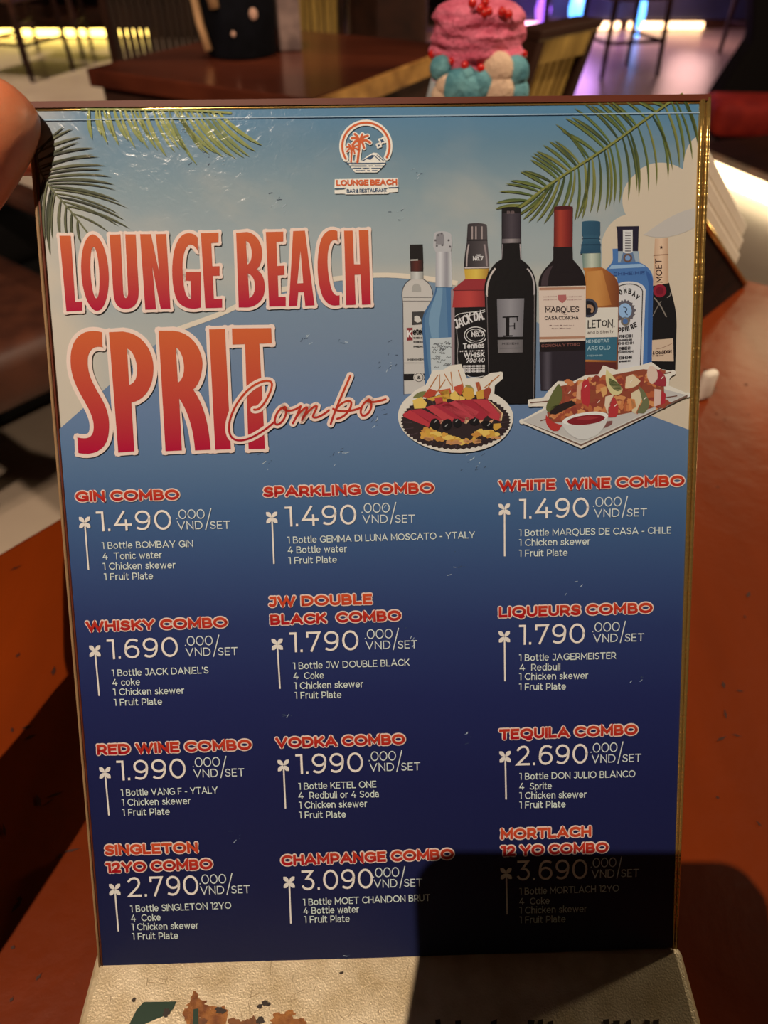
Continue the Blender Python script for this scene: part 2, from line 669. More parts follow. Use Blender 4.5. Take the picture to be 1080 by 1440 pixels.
def vgrad(y0, y1, c0, c1):
    def f(p):
        t = min(1, max(0, (p[1] - y0) / (y1 - y0)))
        return tuple(a + (b - a) * t for a, b in zip(c0, c1))
    return f


# ---- the stand itself
stand = thing('menu_stand', STAND, 'tall upright menu stand with blue printed cocktail combo poster, held at its corner', 'menu stand')


def quad(a, b, c, d, thick, m, name, bev=0.0, lay=0):
    pts = [on_card(*p, lay) for p in (a, b, c, d)]
    bm = prism(bmesh.new(), pts, -CN * thick, bev)
    return obj(name, bm, m, stand)


ACRYL = mat('acrylic_back', rgb(70, 44, 32), 0.3)
EDGE_BROWN = mat('brown_edge', rgb(98, 46, 30), 0.5, spec=0.25)


def gold_edge_material():
    m = mat('gold_reflection_edge', rgb(206, 170, 98), 0.2, metal=0.8)  # acrylic rim, the gold light seen in it put into the colour
    nt = m.node_tree
    b = nt.nodes['Principled BSDF']
    tc = nt.nodes.new('ShaderNodeTexCoord')
    mp = nt.nodes.new('ShaderNodeMapping')
    mp.inputs['Scale'].default_value = (40, 40, 900)
    nz = nt.nodes.new('ShaderNodeTexNoise')
    nz.inputs['Scale'].default_value = 1.0
    bp = nt.nodes.new('ShaderNodeBump')
    bp.inputs['Strength'].default_value = 0.35
    bp.inputs['Distance'].default_value = 0.0006
    nt.links.new(tc.outputs['Object'], mp.inputs[0])
    nt.links.new(mp.outputs[0], nz.inputs['Vector'])
    nt.links.new(nz.outputs[0], bp.inputs['Height'])
    nt.links.new(bp.outputs[0], b.inputs['Normal'])
    return m


GOLD_REFLECT = gold_edge_material()
quad((37, 146), (998, 134), (948, 1334), (139, 1362), 0.0042, ACRYL, 'acrylic_panel', lay=-3)
quad((36, 144), (999, 133.5), (999, 142.5), (36, 153), 0.005, EDGE_BROWN, 'top_edge', lay=12)


def bead(name, a, b, r0, r1, m, lift=0.0):
    p, q = on_card(*a), on_card(*b)
    n = 24
    pts = [p.lerp(q, i / n) + CN * lift for i in range(n + 1)]
    rs = [r0 + (r1 - r0) * i / n for i in range(n + 1)]
    return obj(name, tube(bmesh.new(), pts, rs, 10), m, stand, True)


bead('edge_strip', (987.5, 141), (946.6, 1334), 0.0009, 0.0004, GOLD_REFLECT)
bead('edge_strip', (996.5, 138), (950.5, 1334), 0.0007, 0.0005, GOLD_REFLECT)
bead('edge_strip', (52, 155), (984, 144.5), 0.0003, 0.0003, GOLD_REFLECT)
bead('edge_strip', (40.0, 152), (140.5, 1360), 0.00055, 0.0004, mat('dull_edge', rgb(150, 122, 88), 0.5, spec=0.3))
bead('edge_strip', (45.0, 153), (144, 1360), 0.0004, 0.0003, EDGE_BROWN)
# the base block, flat on the table
bl, br = at_height(129, 1357, BASE_Z), at_height(966, 1355, BASE_Z)
yb = (bl.y + br.y) / 2
BASE_M = mat('scratched_champagne_metal', rgb(226, 210, 178), 0.38, metal=0.2, noise=(90, rgb(196, 176, 138), (1, 1, 1)), bump=(1700, 0.45, 0.0004))
bth = BASE_Z - TABLE
bm = bmesh.new()
c = V(((bl.x + br.x) / 2, yb + 0.006 - 0.06, TABLE + bth / 2)) - STAND
box(bm, c, (br.x - bl.x, 0.12, bth), 0.003, seg=3)
base = obj('base', bm, BASE_M, stand)
bm = B(V(((bl.x + br.x) / 2, yb + 0.040, TABLE + 0.0065)) - STAND, (br.x - bl.x - 0.01, 0.03, 0.013), 0.002)
obj('back_support', bm, DARK_WOOD, stand)


def on_base(px, py, up=0.00015):
    return at_height(px, py, BASE_Z + up) - STAND


def base_patch(name, pts, m, up):
    bm = bmesh.new()
    flat = [on_base(x, y, up) for x, y in pts]
    for t in tessellate_polygon([flat]):
        bm.faces.new([bm.verts.new(flat[k]) for k in t])
    o = obj(name, bm, m, base)
    return o


RUST = mat('rust_stain', rgb(176, 116, 56), 0.7, noise=(260, rgb(120, 66, 26), (1, 1, 1)), bump=(500, 0.6, 0.0006))
RUST2 = mat('dark_rust', rgb(136, 84, 38), 0.6, noise=(300, rgb(84, 46, 20), (1, 1, 1)))
STICK = mat('green_sticker', rgb(40, 66, 52), 0.35)
SCR = mat('bright_scratch', rgb(236, 220, 186), 0.3, metal=0.3)
STAIN = mat('dark_speck', rgb(44, 30, 18), 0.5)


def blob(cx, cy, rx, ry, seed, n=26, amp=0.3):
    rr = random.Random(seed)
    ph = [rr.uniform(0, 6.28) for _ in range(5)]
    out = []
    for k in range(n):
        a = 2 * PI * k / n
        q = 1 + amp * (0.5 * math.sin(2 * a + ph[0]) + 0.35 * math.sin(3 * a + ph[1]) + 0.3 * math.sin(5 * a + ph[2]) + 0.3 * math.sin(8 * a + ph[3]))
        out.append((cx + rx * q * math.cos(a), cy + ry * q * math.sin(a)))
    return out


rr = random.Random(9)
for q in range(46):
    cx, cy, sx_, sy_ = ((288, 1430, 34, 20), (396, 1438, 22, 26), (344, 1446, 50, 12))[q % 3]
    x, y = cx + rr.gauss(0, sx_ * .62), cy + rr.gauss(0, sy_ * .5)
    if y < 1398:
        continue
    base_patch('rust_stain', blob(x, y, rr.uniform(6, 15), rr.uniform(5, 11), 300 + q, 22, .5), (RUST, RUST2)[q % 3 == 2], 0.00008 + 0.000001 * q)
base_patch('sticker_remnant', [(202, 1409), (248, 1408), (244, 1418), (236, 1427), (222, 1432), (204, 1440), (196, 1470), (160, 1470), (182, 1440), (192, 1420)], STICK, 0.00018)
base_patch('sticker_remnant', [(272, 1419), (279, 1418), (279, 1465), (270, 1465)], STICK, 0.00018)
for k, (x, y, a, b_) in enumerate([(234, 1424, 5, 6), (374, 1411, 6, 4), (310, 1421, 7, 5), (365, 1415, 4, 3), (480, 1368, 3, 2), (188, 1406, 3, 3), (366, 1435, 5, 6)]):
    base_patch('dark_speck', blob(x, y, a, b_, 30 + k), STAIN, 0.00022)
for k, (x0, y0, x1, y1, w_) in enumerate([(412, 1383, 420, 1406, 1.6), (444, 1383, 458, 1438, 2.2), (434, 1380, 436, 1396, 1.2), (360, 1382, 366, 1390, 1.4), (500, 1395, 530, 1378, 1.0), (505, 1420, 540, 1392, 1.0), (470, 1400, 492, 1418, 1.0), (520, 1372, 560, 1386, 1.0), (560, 1400, 575, 1425, 1.0), (300, 1372, 340, 1376, 0.9)]):
    nx, ny = -(y1 - y0), (x1 - x0)
    l_ = math.hypot(nx, ny)
    nx, ny = nx / l_ * w_ / 2, ny / l_ * w_ / 2
    base_patch('scratch', [(x0 + nx, y0 + ny), (x1 + nx, y1 + ny), (x1 - nx, y1 - ny), (x0 - nx, y0 - ny)], SCR, 0.0002)
SCR2 = mat('dark_scratch', rgb(150, 128, 92), 0.5)
for k in range(60):
    x0, y0 = rr.uniform(150, 580), rr.uniform(1366, 1436)
    a, l_ = rr.uniform(-1.5, 1.5), rr.uniform(5, 24)
    x1, y1 = x0 + l_ * math.cos(a), y0 + l_ * math.sin(a)
    nx, ny = -math.sin(a) * .4, math.cos(a) * .4
    base_patch('scratch', [(x0 + nx, y0 + ny), (x1 + nx, y1 + ny), (x1 - nx, y1 - ny), (x0 - nx, y0 - ny)], (SCR, SCR2)[k % 2], 0.00007)
for k, x in enumerate([612, 640, 690, 742, 756, 770, 848, 862, 880, 906, 918]):
    base_patch('dark_print', [(x, 1434 + (k % 3) * 1.5), (x + 7 + k % 4, 1433 + (k % 2) * 2), (x + 8, 1446), (x + 1, 1446)], STAIN, 0.0002)
# ------------------------------------------------------------------ poster: background
poster = None


def mixc(a, b, t):
    t = min(1, max(0, t))
    return tuple(x + (y - x) * t for x, y in zip(a, b))


def stops(v, lst):
    if v <= lst[0][0]:
        return lst[0][1]
    for (a, ca), (b, cb) in zip(lst, lst[1:]):
        if v <= b:
            return mixc(ca, cb, (v - a) / (b - a))
    return lst[-1][1]


def hnoise(x, y):
    s = 0
    for k, (f, a) in enumerate([(0.013, 1), (0.027, .6), (0.06, .35), (0.13, .2)]):
        s += a * math.sin(f * x * 1.3 + 1.7 * k + 2.1 * math.sin(f * y * 0.9 + k)) * math.sin(f * y * 1.5 + 2.3 * k + 1.7 * math.sin(f * x * .7 + 3 * k))
    return s / 2.1


SKY = [(140, ink(74, 112, 136)), (200, ink(92, 116, 128)), (270, ink(124, 134, 134)), (340, ink(146, 147, 142)), (400, ink(152, 150, 142)), (620, ink(152, 150, 142))]
SKYHAZE = ink(190, 168, 144)


def sky_col(p):
    x, y = p
    c = stops(y, SKY)
    haze = 0.32 * max(0, hnoise(x, y) + 0.1) * min(1, max(0, (y - 150) / 120))
    haze += max(0, 1 - (x - 60 - 0.06 * (y - 160)) / 70) * (0.75 if y > 190 else 0.5)
    haze += max(0, min(1, (y - 430) / 60)) * max(0, 1 - (x - 60) / 260) * 0.7
    haze += max(0, 1 - abs(y - 392) / 26) * (0.45 if x > 500 else 0.2)
    return mixc(c, SKYHAZE, min(0.95, haze))


SEA = [(380, ink(112, 124, 134)), (480, ink(106, 117, 131)), (580, ink(94, 110, 134)), (650, ink(82, 102, 126)), (720, ink(63, 86, 116)), (800, ink(52, 68, 102)),
       (880, ink(40, 49, 86)), (980, ink(31, 35, 74)), (1100, ink(26, 28, 64)), (1250, ink(24, 26, 57)), (1365, ink(28, 30, 54))]


def lx(y):
    return 47.5 + 0.0845 * (y - 152)


def rx(y):
    return 984.5 - 0.0335 * (y - 145)


def grid(k, x0f, x1f, y0f, y1f, nx, ny, colf, lay):
    ids = []
    for j in range(ny + 1):
        row = []
        for i in range(nx + 1):
            tx, ty = i / nx, j / ny
            ym = y0f(0) + (y1f(0) - y0f(0)) * ty
            x = x0f(ym) + (x1f(ym) - x0f(ym)) * tx
            y = y0f(x) + (y1f(x) - y0f(x)) * ty
            row.append(k.vert((x, y), colf, lay))
        ids.append(row)
    for j in range(ny):
        for i in range(nx):
            k.f.append([ids[j][i], ids[j][i + 1], ids[j + 1][i + 1], ids[j + 1][i]])


def toph(x):
    return 153 - 0.0108 * (x - 37)


k = Ink()
grid(k, lx, rx, toph, lambda x: 640 - 0.02 * (x - 540), 80, 60, sky_col, 0)
grid(k, lx, rx, lambda x: 640 - 0.02 * (x - 540), lambda x: 1359.5 - 0.034 * (x - 140), 2, 60, lambda p: stops(p[1], SEA), 0)
poster = k.build('poster', stand)

# clouds on the right, printed hill of sea with its pale rim
k = Ink()
CL = ink(190, 166, 140)
k.fill(path('M 984,190 C 968,196 962,214 960,238 C 935,222 905,228 892,246 C 872,262 872,288 880,302 C 862,306 850,322 846,340 L 850,560 L 968,604 Z'), CL, 1)
k.fill(path('M 982,292 C 950,296 925,316 905,330 C 930,340 960,330 980,318 Z'), ink(176, 160, 146), 2)
k.build('printed_cloud', poster)
k = Ink()
rim = path('M 80,606.5 L 235,470 C 262,456 310,446 345,424 C 420,396 500,389 545,390 C 640,392 780,440 890,560 L 970,604.5')[0]


def rim_y(x):
    for (x0, y0), (x1, y1) in zip(rim, rim[1:]):
        if x <= x1:
            return y0 + (y1 - y0) * max(0, (x - x0)) / (x1 - x0)
    return rim[-1][1]


def bot(x):
    return 1359.5 - 0.034 * (x - 140)


xs_ = sorted(set([80 + 890 * i / 60 for i in range(61)] + [235, 890]))
cols = []
for x in xs_:
    t = (x - 80) / 890
    y0 = rim_y(x)
    col_ = []
    for j in range(61):
        f = j / 60
        y = y0 + (bot(x) - y0) * f
        xb = lx(y) + (rx(y) - lx(y)) * ((x - lx(605)) / (rx(605) - lx(605)))
        xx = x + (xb - x) * min(1, max(0, (y - 600) / 60)) if y > 600 else x
        col_.append(k.vert((xx, y), lambda p: stops(p[1], SEA), 0.8))
    cols.append(col_)
for i in range(len(cols) - 1):
    for j in range(60):
        k.f.append([cols[i][j], cols[i + 1][j], cols[i + 1][j + 1], cols[i][j + 1]])
k.stroke(path('M 235,470 C 262,456 310,446 345,424 C 420,396 500,386 545,387 C 575,388 600,391 640,398')[0], 7, ink(206, 182, 156), 2.4)
k.build('printed_sea', poster)


# ------------------------------------------------------------------ palm fronds
def frond(name, T, stem, up, dn, wid, cols, lay, sag_u, sag_d, stemw=5):
    k = Ink()
    pts = path(stem, T)[0]

    def at(t):
        f = t * (len(pts) - 1)
        i = min(int(f), len(pts) - 2)
        return (pts[i][0] + (pts[i + 1][0] - pts[i][0]) * (f - i), pts[i][1] + (pts[i + 1][1] - pts[i][1]) * (f - i))
    rr = random.Random(len(up) * 7 + len(dn))
    for tips, sag in ((up, sag_u), (dn, sag_d)):
        for t, x, y in tips:
            b = at(t)
            e = T(x, y)
            L = math.hypot(e[0] - b[0], e[1] - b[1])
            if L < 4:
                continue
            nx, ny = -(e[1] - b[1]) / L, (e[0] - b[0]) / L
            m = ((b[0] + e[0]) / 2 + nx * sag * L, (b[1] + e[1]) / 2 + ny * sag * L)
            cen = [((1 - s) ** 2 * b[0] + 2 * s * (1 - s) * m[0] + s * s * e[0], (1 - s) ** 2 * b[1] + 2 * s * (1 - s) * m[1] + s * s * e[1]) for s in [q / 8 for q in range(9)]]
            W = wid * (0.75 + 0.5 * rr.random())
            lft, rgt = [], []
            for q in range(9):
                s = q / 8
                a, c = cen[max(0, q - 1)], cen[min(8, q + 1)]
                d = math.hypot(c[0] - a[0], c[1] - a[1]) or 1
                px_, py_ = -(c[1] - a[1]) / d, (c[0] - a[0]) / d
                hw = W * (0.25 + 1.5 * s) * (1 - s) ** 0.75 if s < 1 else 0
                lft.append((cen[q][0] + px_ * hw, cen[q][1] + py_ * hw))
                rgt.append((cen[q][0] - px_ * hw, cen[q][1] - py_ * hw))
            c0 = cols[rr.randrange(len(cols))]
            li = [k.vert(p, mixc(c0, cols[0], q / 8), lay) for q, p in enumerate(lft)]
            ri = [k.vert(p, mixc(c0, cols[-1], q / 8), lay) for q, p in enumerate(rgt)]
            for q in range(8):
                k.f.append([li[q], li[q + 1], ri[q + 1], ri[q]])
    k.stroke(pts, stemw, cols[-1], lay + 0.5)
    return k.build(name, poster)


TR = zoom(690, 130, 3.375)
GR = [ink(46, 58, 34), ink(70, 82, 40), ink(88, 98, 46), ink(118, 112, 54)]
ups = [(.96, 22, 527), (.93, 38, 472), (.90, 68, 436), (.86, 138, 377), (.80, 186, 320), (.76, 200, 288), (.71, 246, 250), (.66, 300, 228), (.60, 305, 150), (.55, 335, 185), (.50, 350, 122),
       (.45, 392, 72), (.40, 440, 52), (.34, 500, 44), (.28, 570, 46), (.22, 640, 46), (.16, 700, 48), (.11, 760, 46), (.88, 90, 420), (.83, 150, 372), (.62, 345, 178), (.78, 188, 300), (.73, 215, 280), (.68, 275, 232), (.47, 380, 118), (.36, 470, 60), (.30, 545, 46), (.99, 20, 555)]
dns = [(.99, 60, 575), (.96, 150, 605), (.93, 175, 620), (.90, 216, 616), (.87, 250, 626), (.83, 330, 566), (.79, 396, 612), (.75, 432, 602), (.70, 470, 572), (.66, 502, 576), (.62, 542, 560), (.58, 582, 532), (.54, 608, 528),
       (.49, 650, 512), (.44, 700, 496), (.39, 745, 470), (.34, 785, 446), (.28, 840, 408), (.22, 893, 360), (.16, 955, 322), (.10, 985, 268), (.94, 118, 590), (.81, 360, 560), (.72, 410, 600), (.60, 560, 545), (.46, 690, 470), (.12, 975, 220), (.30, 862, 372), (.18, 915, 330)]
frond('printed_palm_frond', TR, 'M 905,10 C 780,90 640,200 540,268 C 420,350 300,410 140,545', ups, [(max(0, t - .115), x, y) for t, x, y in dns], 3.4, GR, 6, 0.10, -0.12, 3)
TL = zoom(30, 140, 2.919)
ups = [(.02, 250, 155), (.08, 300, 200), (.14, 322, 236), (.20, 346, 272), (.28, 372, 318), (.36, 390, 372), (.44, 438, 446), (.55, 425, 496), (.66, 446, 530), (.10, 240, 175), (.17, 300, 228), (.24, 335, 290), (.32, 385, 350), (.40, 405, 420), (.50, 400, 470), (.60, 400, 520), (.0, 215, 120), (.04, 180, 110), (.75, 360, 545)]
dns = [(.10, 66, 420), (.18, 72, 480), (.26, 88, 560), (.34, 100, 584), (.42, 112, 600), (.50, 130, 575), (.58, 160, 560), (.66, 190, 570), (.74, 215, 585), (.82, 245, 590), (.3, 76, 540), (.46, 120, 640)]
GR2 = [ink(36, 38, 30), ink(66, 66, 44), ink(88, 84, 54), ink(98, 92, 62)]
frond('printed_palm_frond', TL, 'M 62,215 C 70,300 105,345 140,385 C 190,440 230,490 290,570', ups, dns, 2.7, GR2, 6, -0.10, 0.10, 2.4)
tips = [(.05, 292, 165), (.12, 356, 186), (.18, 402, 190), (.26, 470, 202), (.33, 525, 206), (.42, 597, 236), (.47, 632, 218), (.58, 722, 270), (.64, 772, 226), (.78, 882, 246), (.85, 938, 236), (.88, 962, 214), (.92, 990, 190),
        (.10, 330, 150), (.22, 440, 170), (.38, 560, 210), (.53, 690, 222), (.70, 832, 240), (.74, 860, 232), (.62, 800, 222), (.29, 500, 180), (.15, 385, 160), (.81, 915, 240), (.67, 745, 215), (.5, 650, 205), (.35, 545, 170)]
GR3 = [ink(96, 104, 60), ink(140, 136, 66), ink(150, 142, 74), ink(132, 128, 62)]
frond('printed_palm_frond', TL, 'M 250,42 L 400,42 L 560,44 L 700,46 L 860,56', tips, [], 4.6, GR3, 6, 0.10, 0.1, 3)

# ------------------------------------------------------------------ the big title
TA = zoom(70, 310, 3.273)
TB = zoom(300, 310, 4.154)


def oval(cx, cy, rx_, ry_, sh, T):
    return [T(cx + rx_ * math.cos(2 * PI * q / 36) + sh * (cy + ry_ * math.sin(2 * PI * q / 36) - cy), cy + ry_ * math.sin(2 * PI * q / 36)) for q in range(36)]


LOUNGE = [
    path('M 48,72 L 100,72 L 120,376 L 152,374 L 152,416 L 80,420 Z', TA),
    [oval(211, 242, 63, 176, 0.055, TA), oval(211, 242, 20, 118, 0.055, TA)],
    path('M 278,68 L 328,66 L 341,330 C 343,368 364,368 363,330 L 350,66 L 398,66 L 412,320 C 414,380 392,408 352,409 C 314,409 298,380 295,330 Z', TA),
    path('M 418,65 L 468,65 L 506,240 L 490,65 L 538,64 L 558,408 L 513,408 L 474,212 L 492,410 L 442,412 Z', TA),
    path('M 683,142 L 683,80 C 660,52 618,52 594,90 C 555,150 558,320 590,372 C 620,416 676,410 697,402 L 697,238 L 628,238 L 628,279 L 650,280 L 653,362 C 636,366 624,338 619,300 C 608,215 612,140 640,116 C 656,106 672,122 683,142 Z', TA),
    path('M 697,60 L 778,58 L 778,104 L 745,106 L 750,213 L 783,212 L 783,256 L 752,257 L 757,363 L 795,362 L 795,403 L 718,405 Z', TA)]
BEACH = [
    path('M 135,75 L 200,70 C 262,80 295,150 285,220 C 280,260 265,280 253,288 C 300,310 308,380 300,420 C 290,480 240,508 200,510 L 150,510 Z M 192,122 C 232,130 240,240 200,262 Z M 203,312 C 257,325 257,440 212,455 Z', TB),
    path('M 308,70 L 410,68 L 410,125 L 370,128 L 375,268 L 415,266 L 417,320 L 378,324 L 382,448 L 424,447 L 424,502 L 328,505 Z', TB),
    path('M 467,65 L 536,62 L 592,498 L 538,500 L 530,420 L 497,422 L 490,500 L 442,503 Z M 510,180 L 526,368 L 491,370 Z', TB),
    path('M 725,122 L 725,65 C 690,48 645,60 625,130 C 600,230 605,370 640,450 C 665,495 700,506 738,495 L 738,438 C 712,450 690,420 680,360 C 660,260 665,170 685,132 C 700,110 715,114 725,122 Z', TB),
    path('M 764,62 L 814,62 L 822,258 L 857,258 L 850,60 L 905,58 L 920,492 L 868,494 L 860,318 L 825,320 L 832,494 L 776,496 Z', TB)]
SPRIT = [
    path('M 245,585 L 243,515 C 190,500 120,510 102,600 C 90,680 110,740 150,810 C 190,880 205,910 205,950 C 205,998 180,1010 130,998 L 135,1070 C 200,1085 270,1060 275,970 C 280,900 265,860 230,800 C 195,740 175,700 178,640 C 180,590 215,575 245,585 Z', TA),
    path('M 275,515 L 340,512 C 430,520 480,600 480,680 C 480,780 430,830 378,838 L 392,1062 L 318,1068 Z M 358,590 C 402,600 432,740 368,758 Z', TA),
    path('M 503,508 L 570,508 C 660,515 705,600 705,660 C 702,730 680,765 662,778 C 720,860 735,960 742,1055 L 670,1058 C 665,970 640,880 598,820 L 610,1058 L 535,1062 Z M 582,585 C 620,600 640,720 592,748 Z', TA),
    path('M 735,502 L 808,500 L 835,1052 L 763,1055 Z', TA),
    path('M 840,498 L 1020,496 L 1023,566 L 966,568 L 992,1050 L 916,1052 L 900,570 L 842,572 Z', TA)]
OR, CR = ink(192, 84, 40), ink(164, 2, 44)
PALE = ink(220, 184, 162)
for nm, letters, (y0, y1), ow in (('title_lettering', LOUNGE, (330, 436), 9.5), ('title_lettering', BEACH, (326, 432), 9.5), ('title_lettering', SPRIT, (462, 636), 11.5)):
    k = Ink()
    for L in letters:
        k.grow(L[:1], ow, PALE, 9)
        k.grow(L[1:], ow, PALE, 9)
    for L in letters:
        k.fill(L, vgrad(y0, y1, OR, CR), 10.5)
    k.build(nm, poster)
SCRIPT = ['M 240,1105 C 265,1110 290,1085 310,1050 C 335,1005 350,965 342,948 C 330,925 255,935 190,1005 C 115,1085 75,1195 102,1255 C 130,1310 215,1280 275,1240 C 325,1208 350,1185 362,1172',
          'M 415,1092 C 385,1090 345,1165 366,1190 C 390,1205 440,1140 425,1095 C 420,1085 415,1085 412,1100 C 430,1118 470,1116 512,1085',
          'M 512,1085 C 498,1120 480,1160 466,1184 M 482,1155 C 510,1110 552,1078 550,1098 C 540,1125 522,1152 518,1166 C 545,1120 598,1072 606,1086 C 604,1108 578,1136 584,1148 C 596,1160 640,1140 676,1108',
          'M 800,908 C 772,975 715,1095 686,1188 M 712,1110 C 740,1065 795,1040 806,1062 C 810,1100 770,1150 724,1158 M 700,1100 C 740,1122 800,1118 856,1096',
          'M 905,1050 C 870,1062 845,1128 872,1140 C 905,1146 940,1085 915,1050 C 908,1040 900,1046 906,1058 C 930,1066 970,1056 1006,1044']
k = Ink()
for s in SCRIPT:
    for l in path(s, TB):
        k.stroke(l, 10.5, PALE, 12, rnd=True)
for s in SCRIPT:
    for l in path(s, TB):
        k.stroke(l, 2.9, vgrad(535, 620, ink(186, 60, 26), ink(154, 4, 28)), 13.5, rnd=True)
k.build('script_lettering', poster)

# ------------------------------------------------------------------ the twelve combos
HT, HB = ink(198, 70, 34), ink(160, 6, 22)


def heading(lines):
    k = Ink()
    n = len(lines)
    for i, (s, p0, p1) in enumerate(lines):
        cap, w_ = 14.8, 3.8
        st = text_strokes(s, p0, p1, cap, w_, gap=0.20, space=0.42)
        for q in st:
            k.stroke(q, w_ + 3.4, PALE, 6, rnd=True)
        ym = (p0[1] + p1[1]) / 2
        if n == 2:
            c0, c1 = (HT, mixc(HT, HB, .5)) if i == 0 else (mixc(HT, HB, .5), HB)
        else:
            c0, c1 = mixc(HT, HB, .35), HB
        for q in st:
            k.stroke(q, w_, vgrad(ym - 14, ym + 2, c0, c1), 8)
    return k.build('combo_heading', poster)


def price(num, p0, p1, vnd, set_end):
    k = Ink()
    write(k, num, p0, p1, 28.0, 3.1, ink(228, 204, 184), 6, gap=0.24)
    xs, yb_ = vnd
    xe, ye = set_end
    s = (ye - yb_) / (xe - xs)
    f = (xe - xs) / 74.0
    c = ink(206, 198, 190)

    def q(dx, dy):
        return (xs + dx * f, yb_ + s * dx * f + dy)
    write(k, '.000', q(-1.5, -14.6), q(38.5, -14.6), 13.6, 1.35, c, 6, gap=0.16)
    write(k, 'VND', q(0, 0), q(35.5, 0), 11.6, 1.35, c, 6)
    k.stroke([q(39.5, 1.0), q(46.8, -28.5)], 1.4, c, 6)
    write(k, 'SET', q(46, 0), q(74, 0), 11.2, 1.35, c, 6)
    return k.build('price_lettering', poster)


def flower(cx, cy, end):
    k = Ink()
    c = ink(222, 200, 180)
    for a in (45, 135, 225, 315):
        a = math.radians(a - 2)
        d, nrm = (math.cos(a), math.sin(a)), (-math.sin(a), math.cos(a))
        pts = []
        for t, hw in [(0.6, 0.6), (3, 2.2), (6, 3.4), (9.5, 3.2), (12.6, 0.5)]:
            pts.append((cx + d[0] * t + nrm[0] * hw, cy + d[1] * t + nrm[1] * hw))
        for t, hw in [(12.6, 0.5), (9.5, 3.2), (6, 3.4), (3, 2.2), (0.6, 0.6)]:
            pts.append((cx + d[0] * t - nrm[0] * hw, cy + d[1] * t - nrm[1] * hw))
        k.fill([(cx + (x - cx) * .86, cy + (y - cy) * .86) for x, y in pts], c, 6)
    k.stroke([(cx + .3, cy + 2), end], 2.2, c, 5.5, cap=False)
    return k.build('flower_bullet', poster)


def listing(lines):
    k = Ink()
    for s, p0, p1 in lines:
        write(k, s, p0, p1, 9.6, 1.2, ink(208, 202, 196), 6, gap=0.22, space=0.46)
    return k.build('item_list', poster)


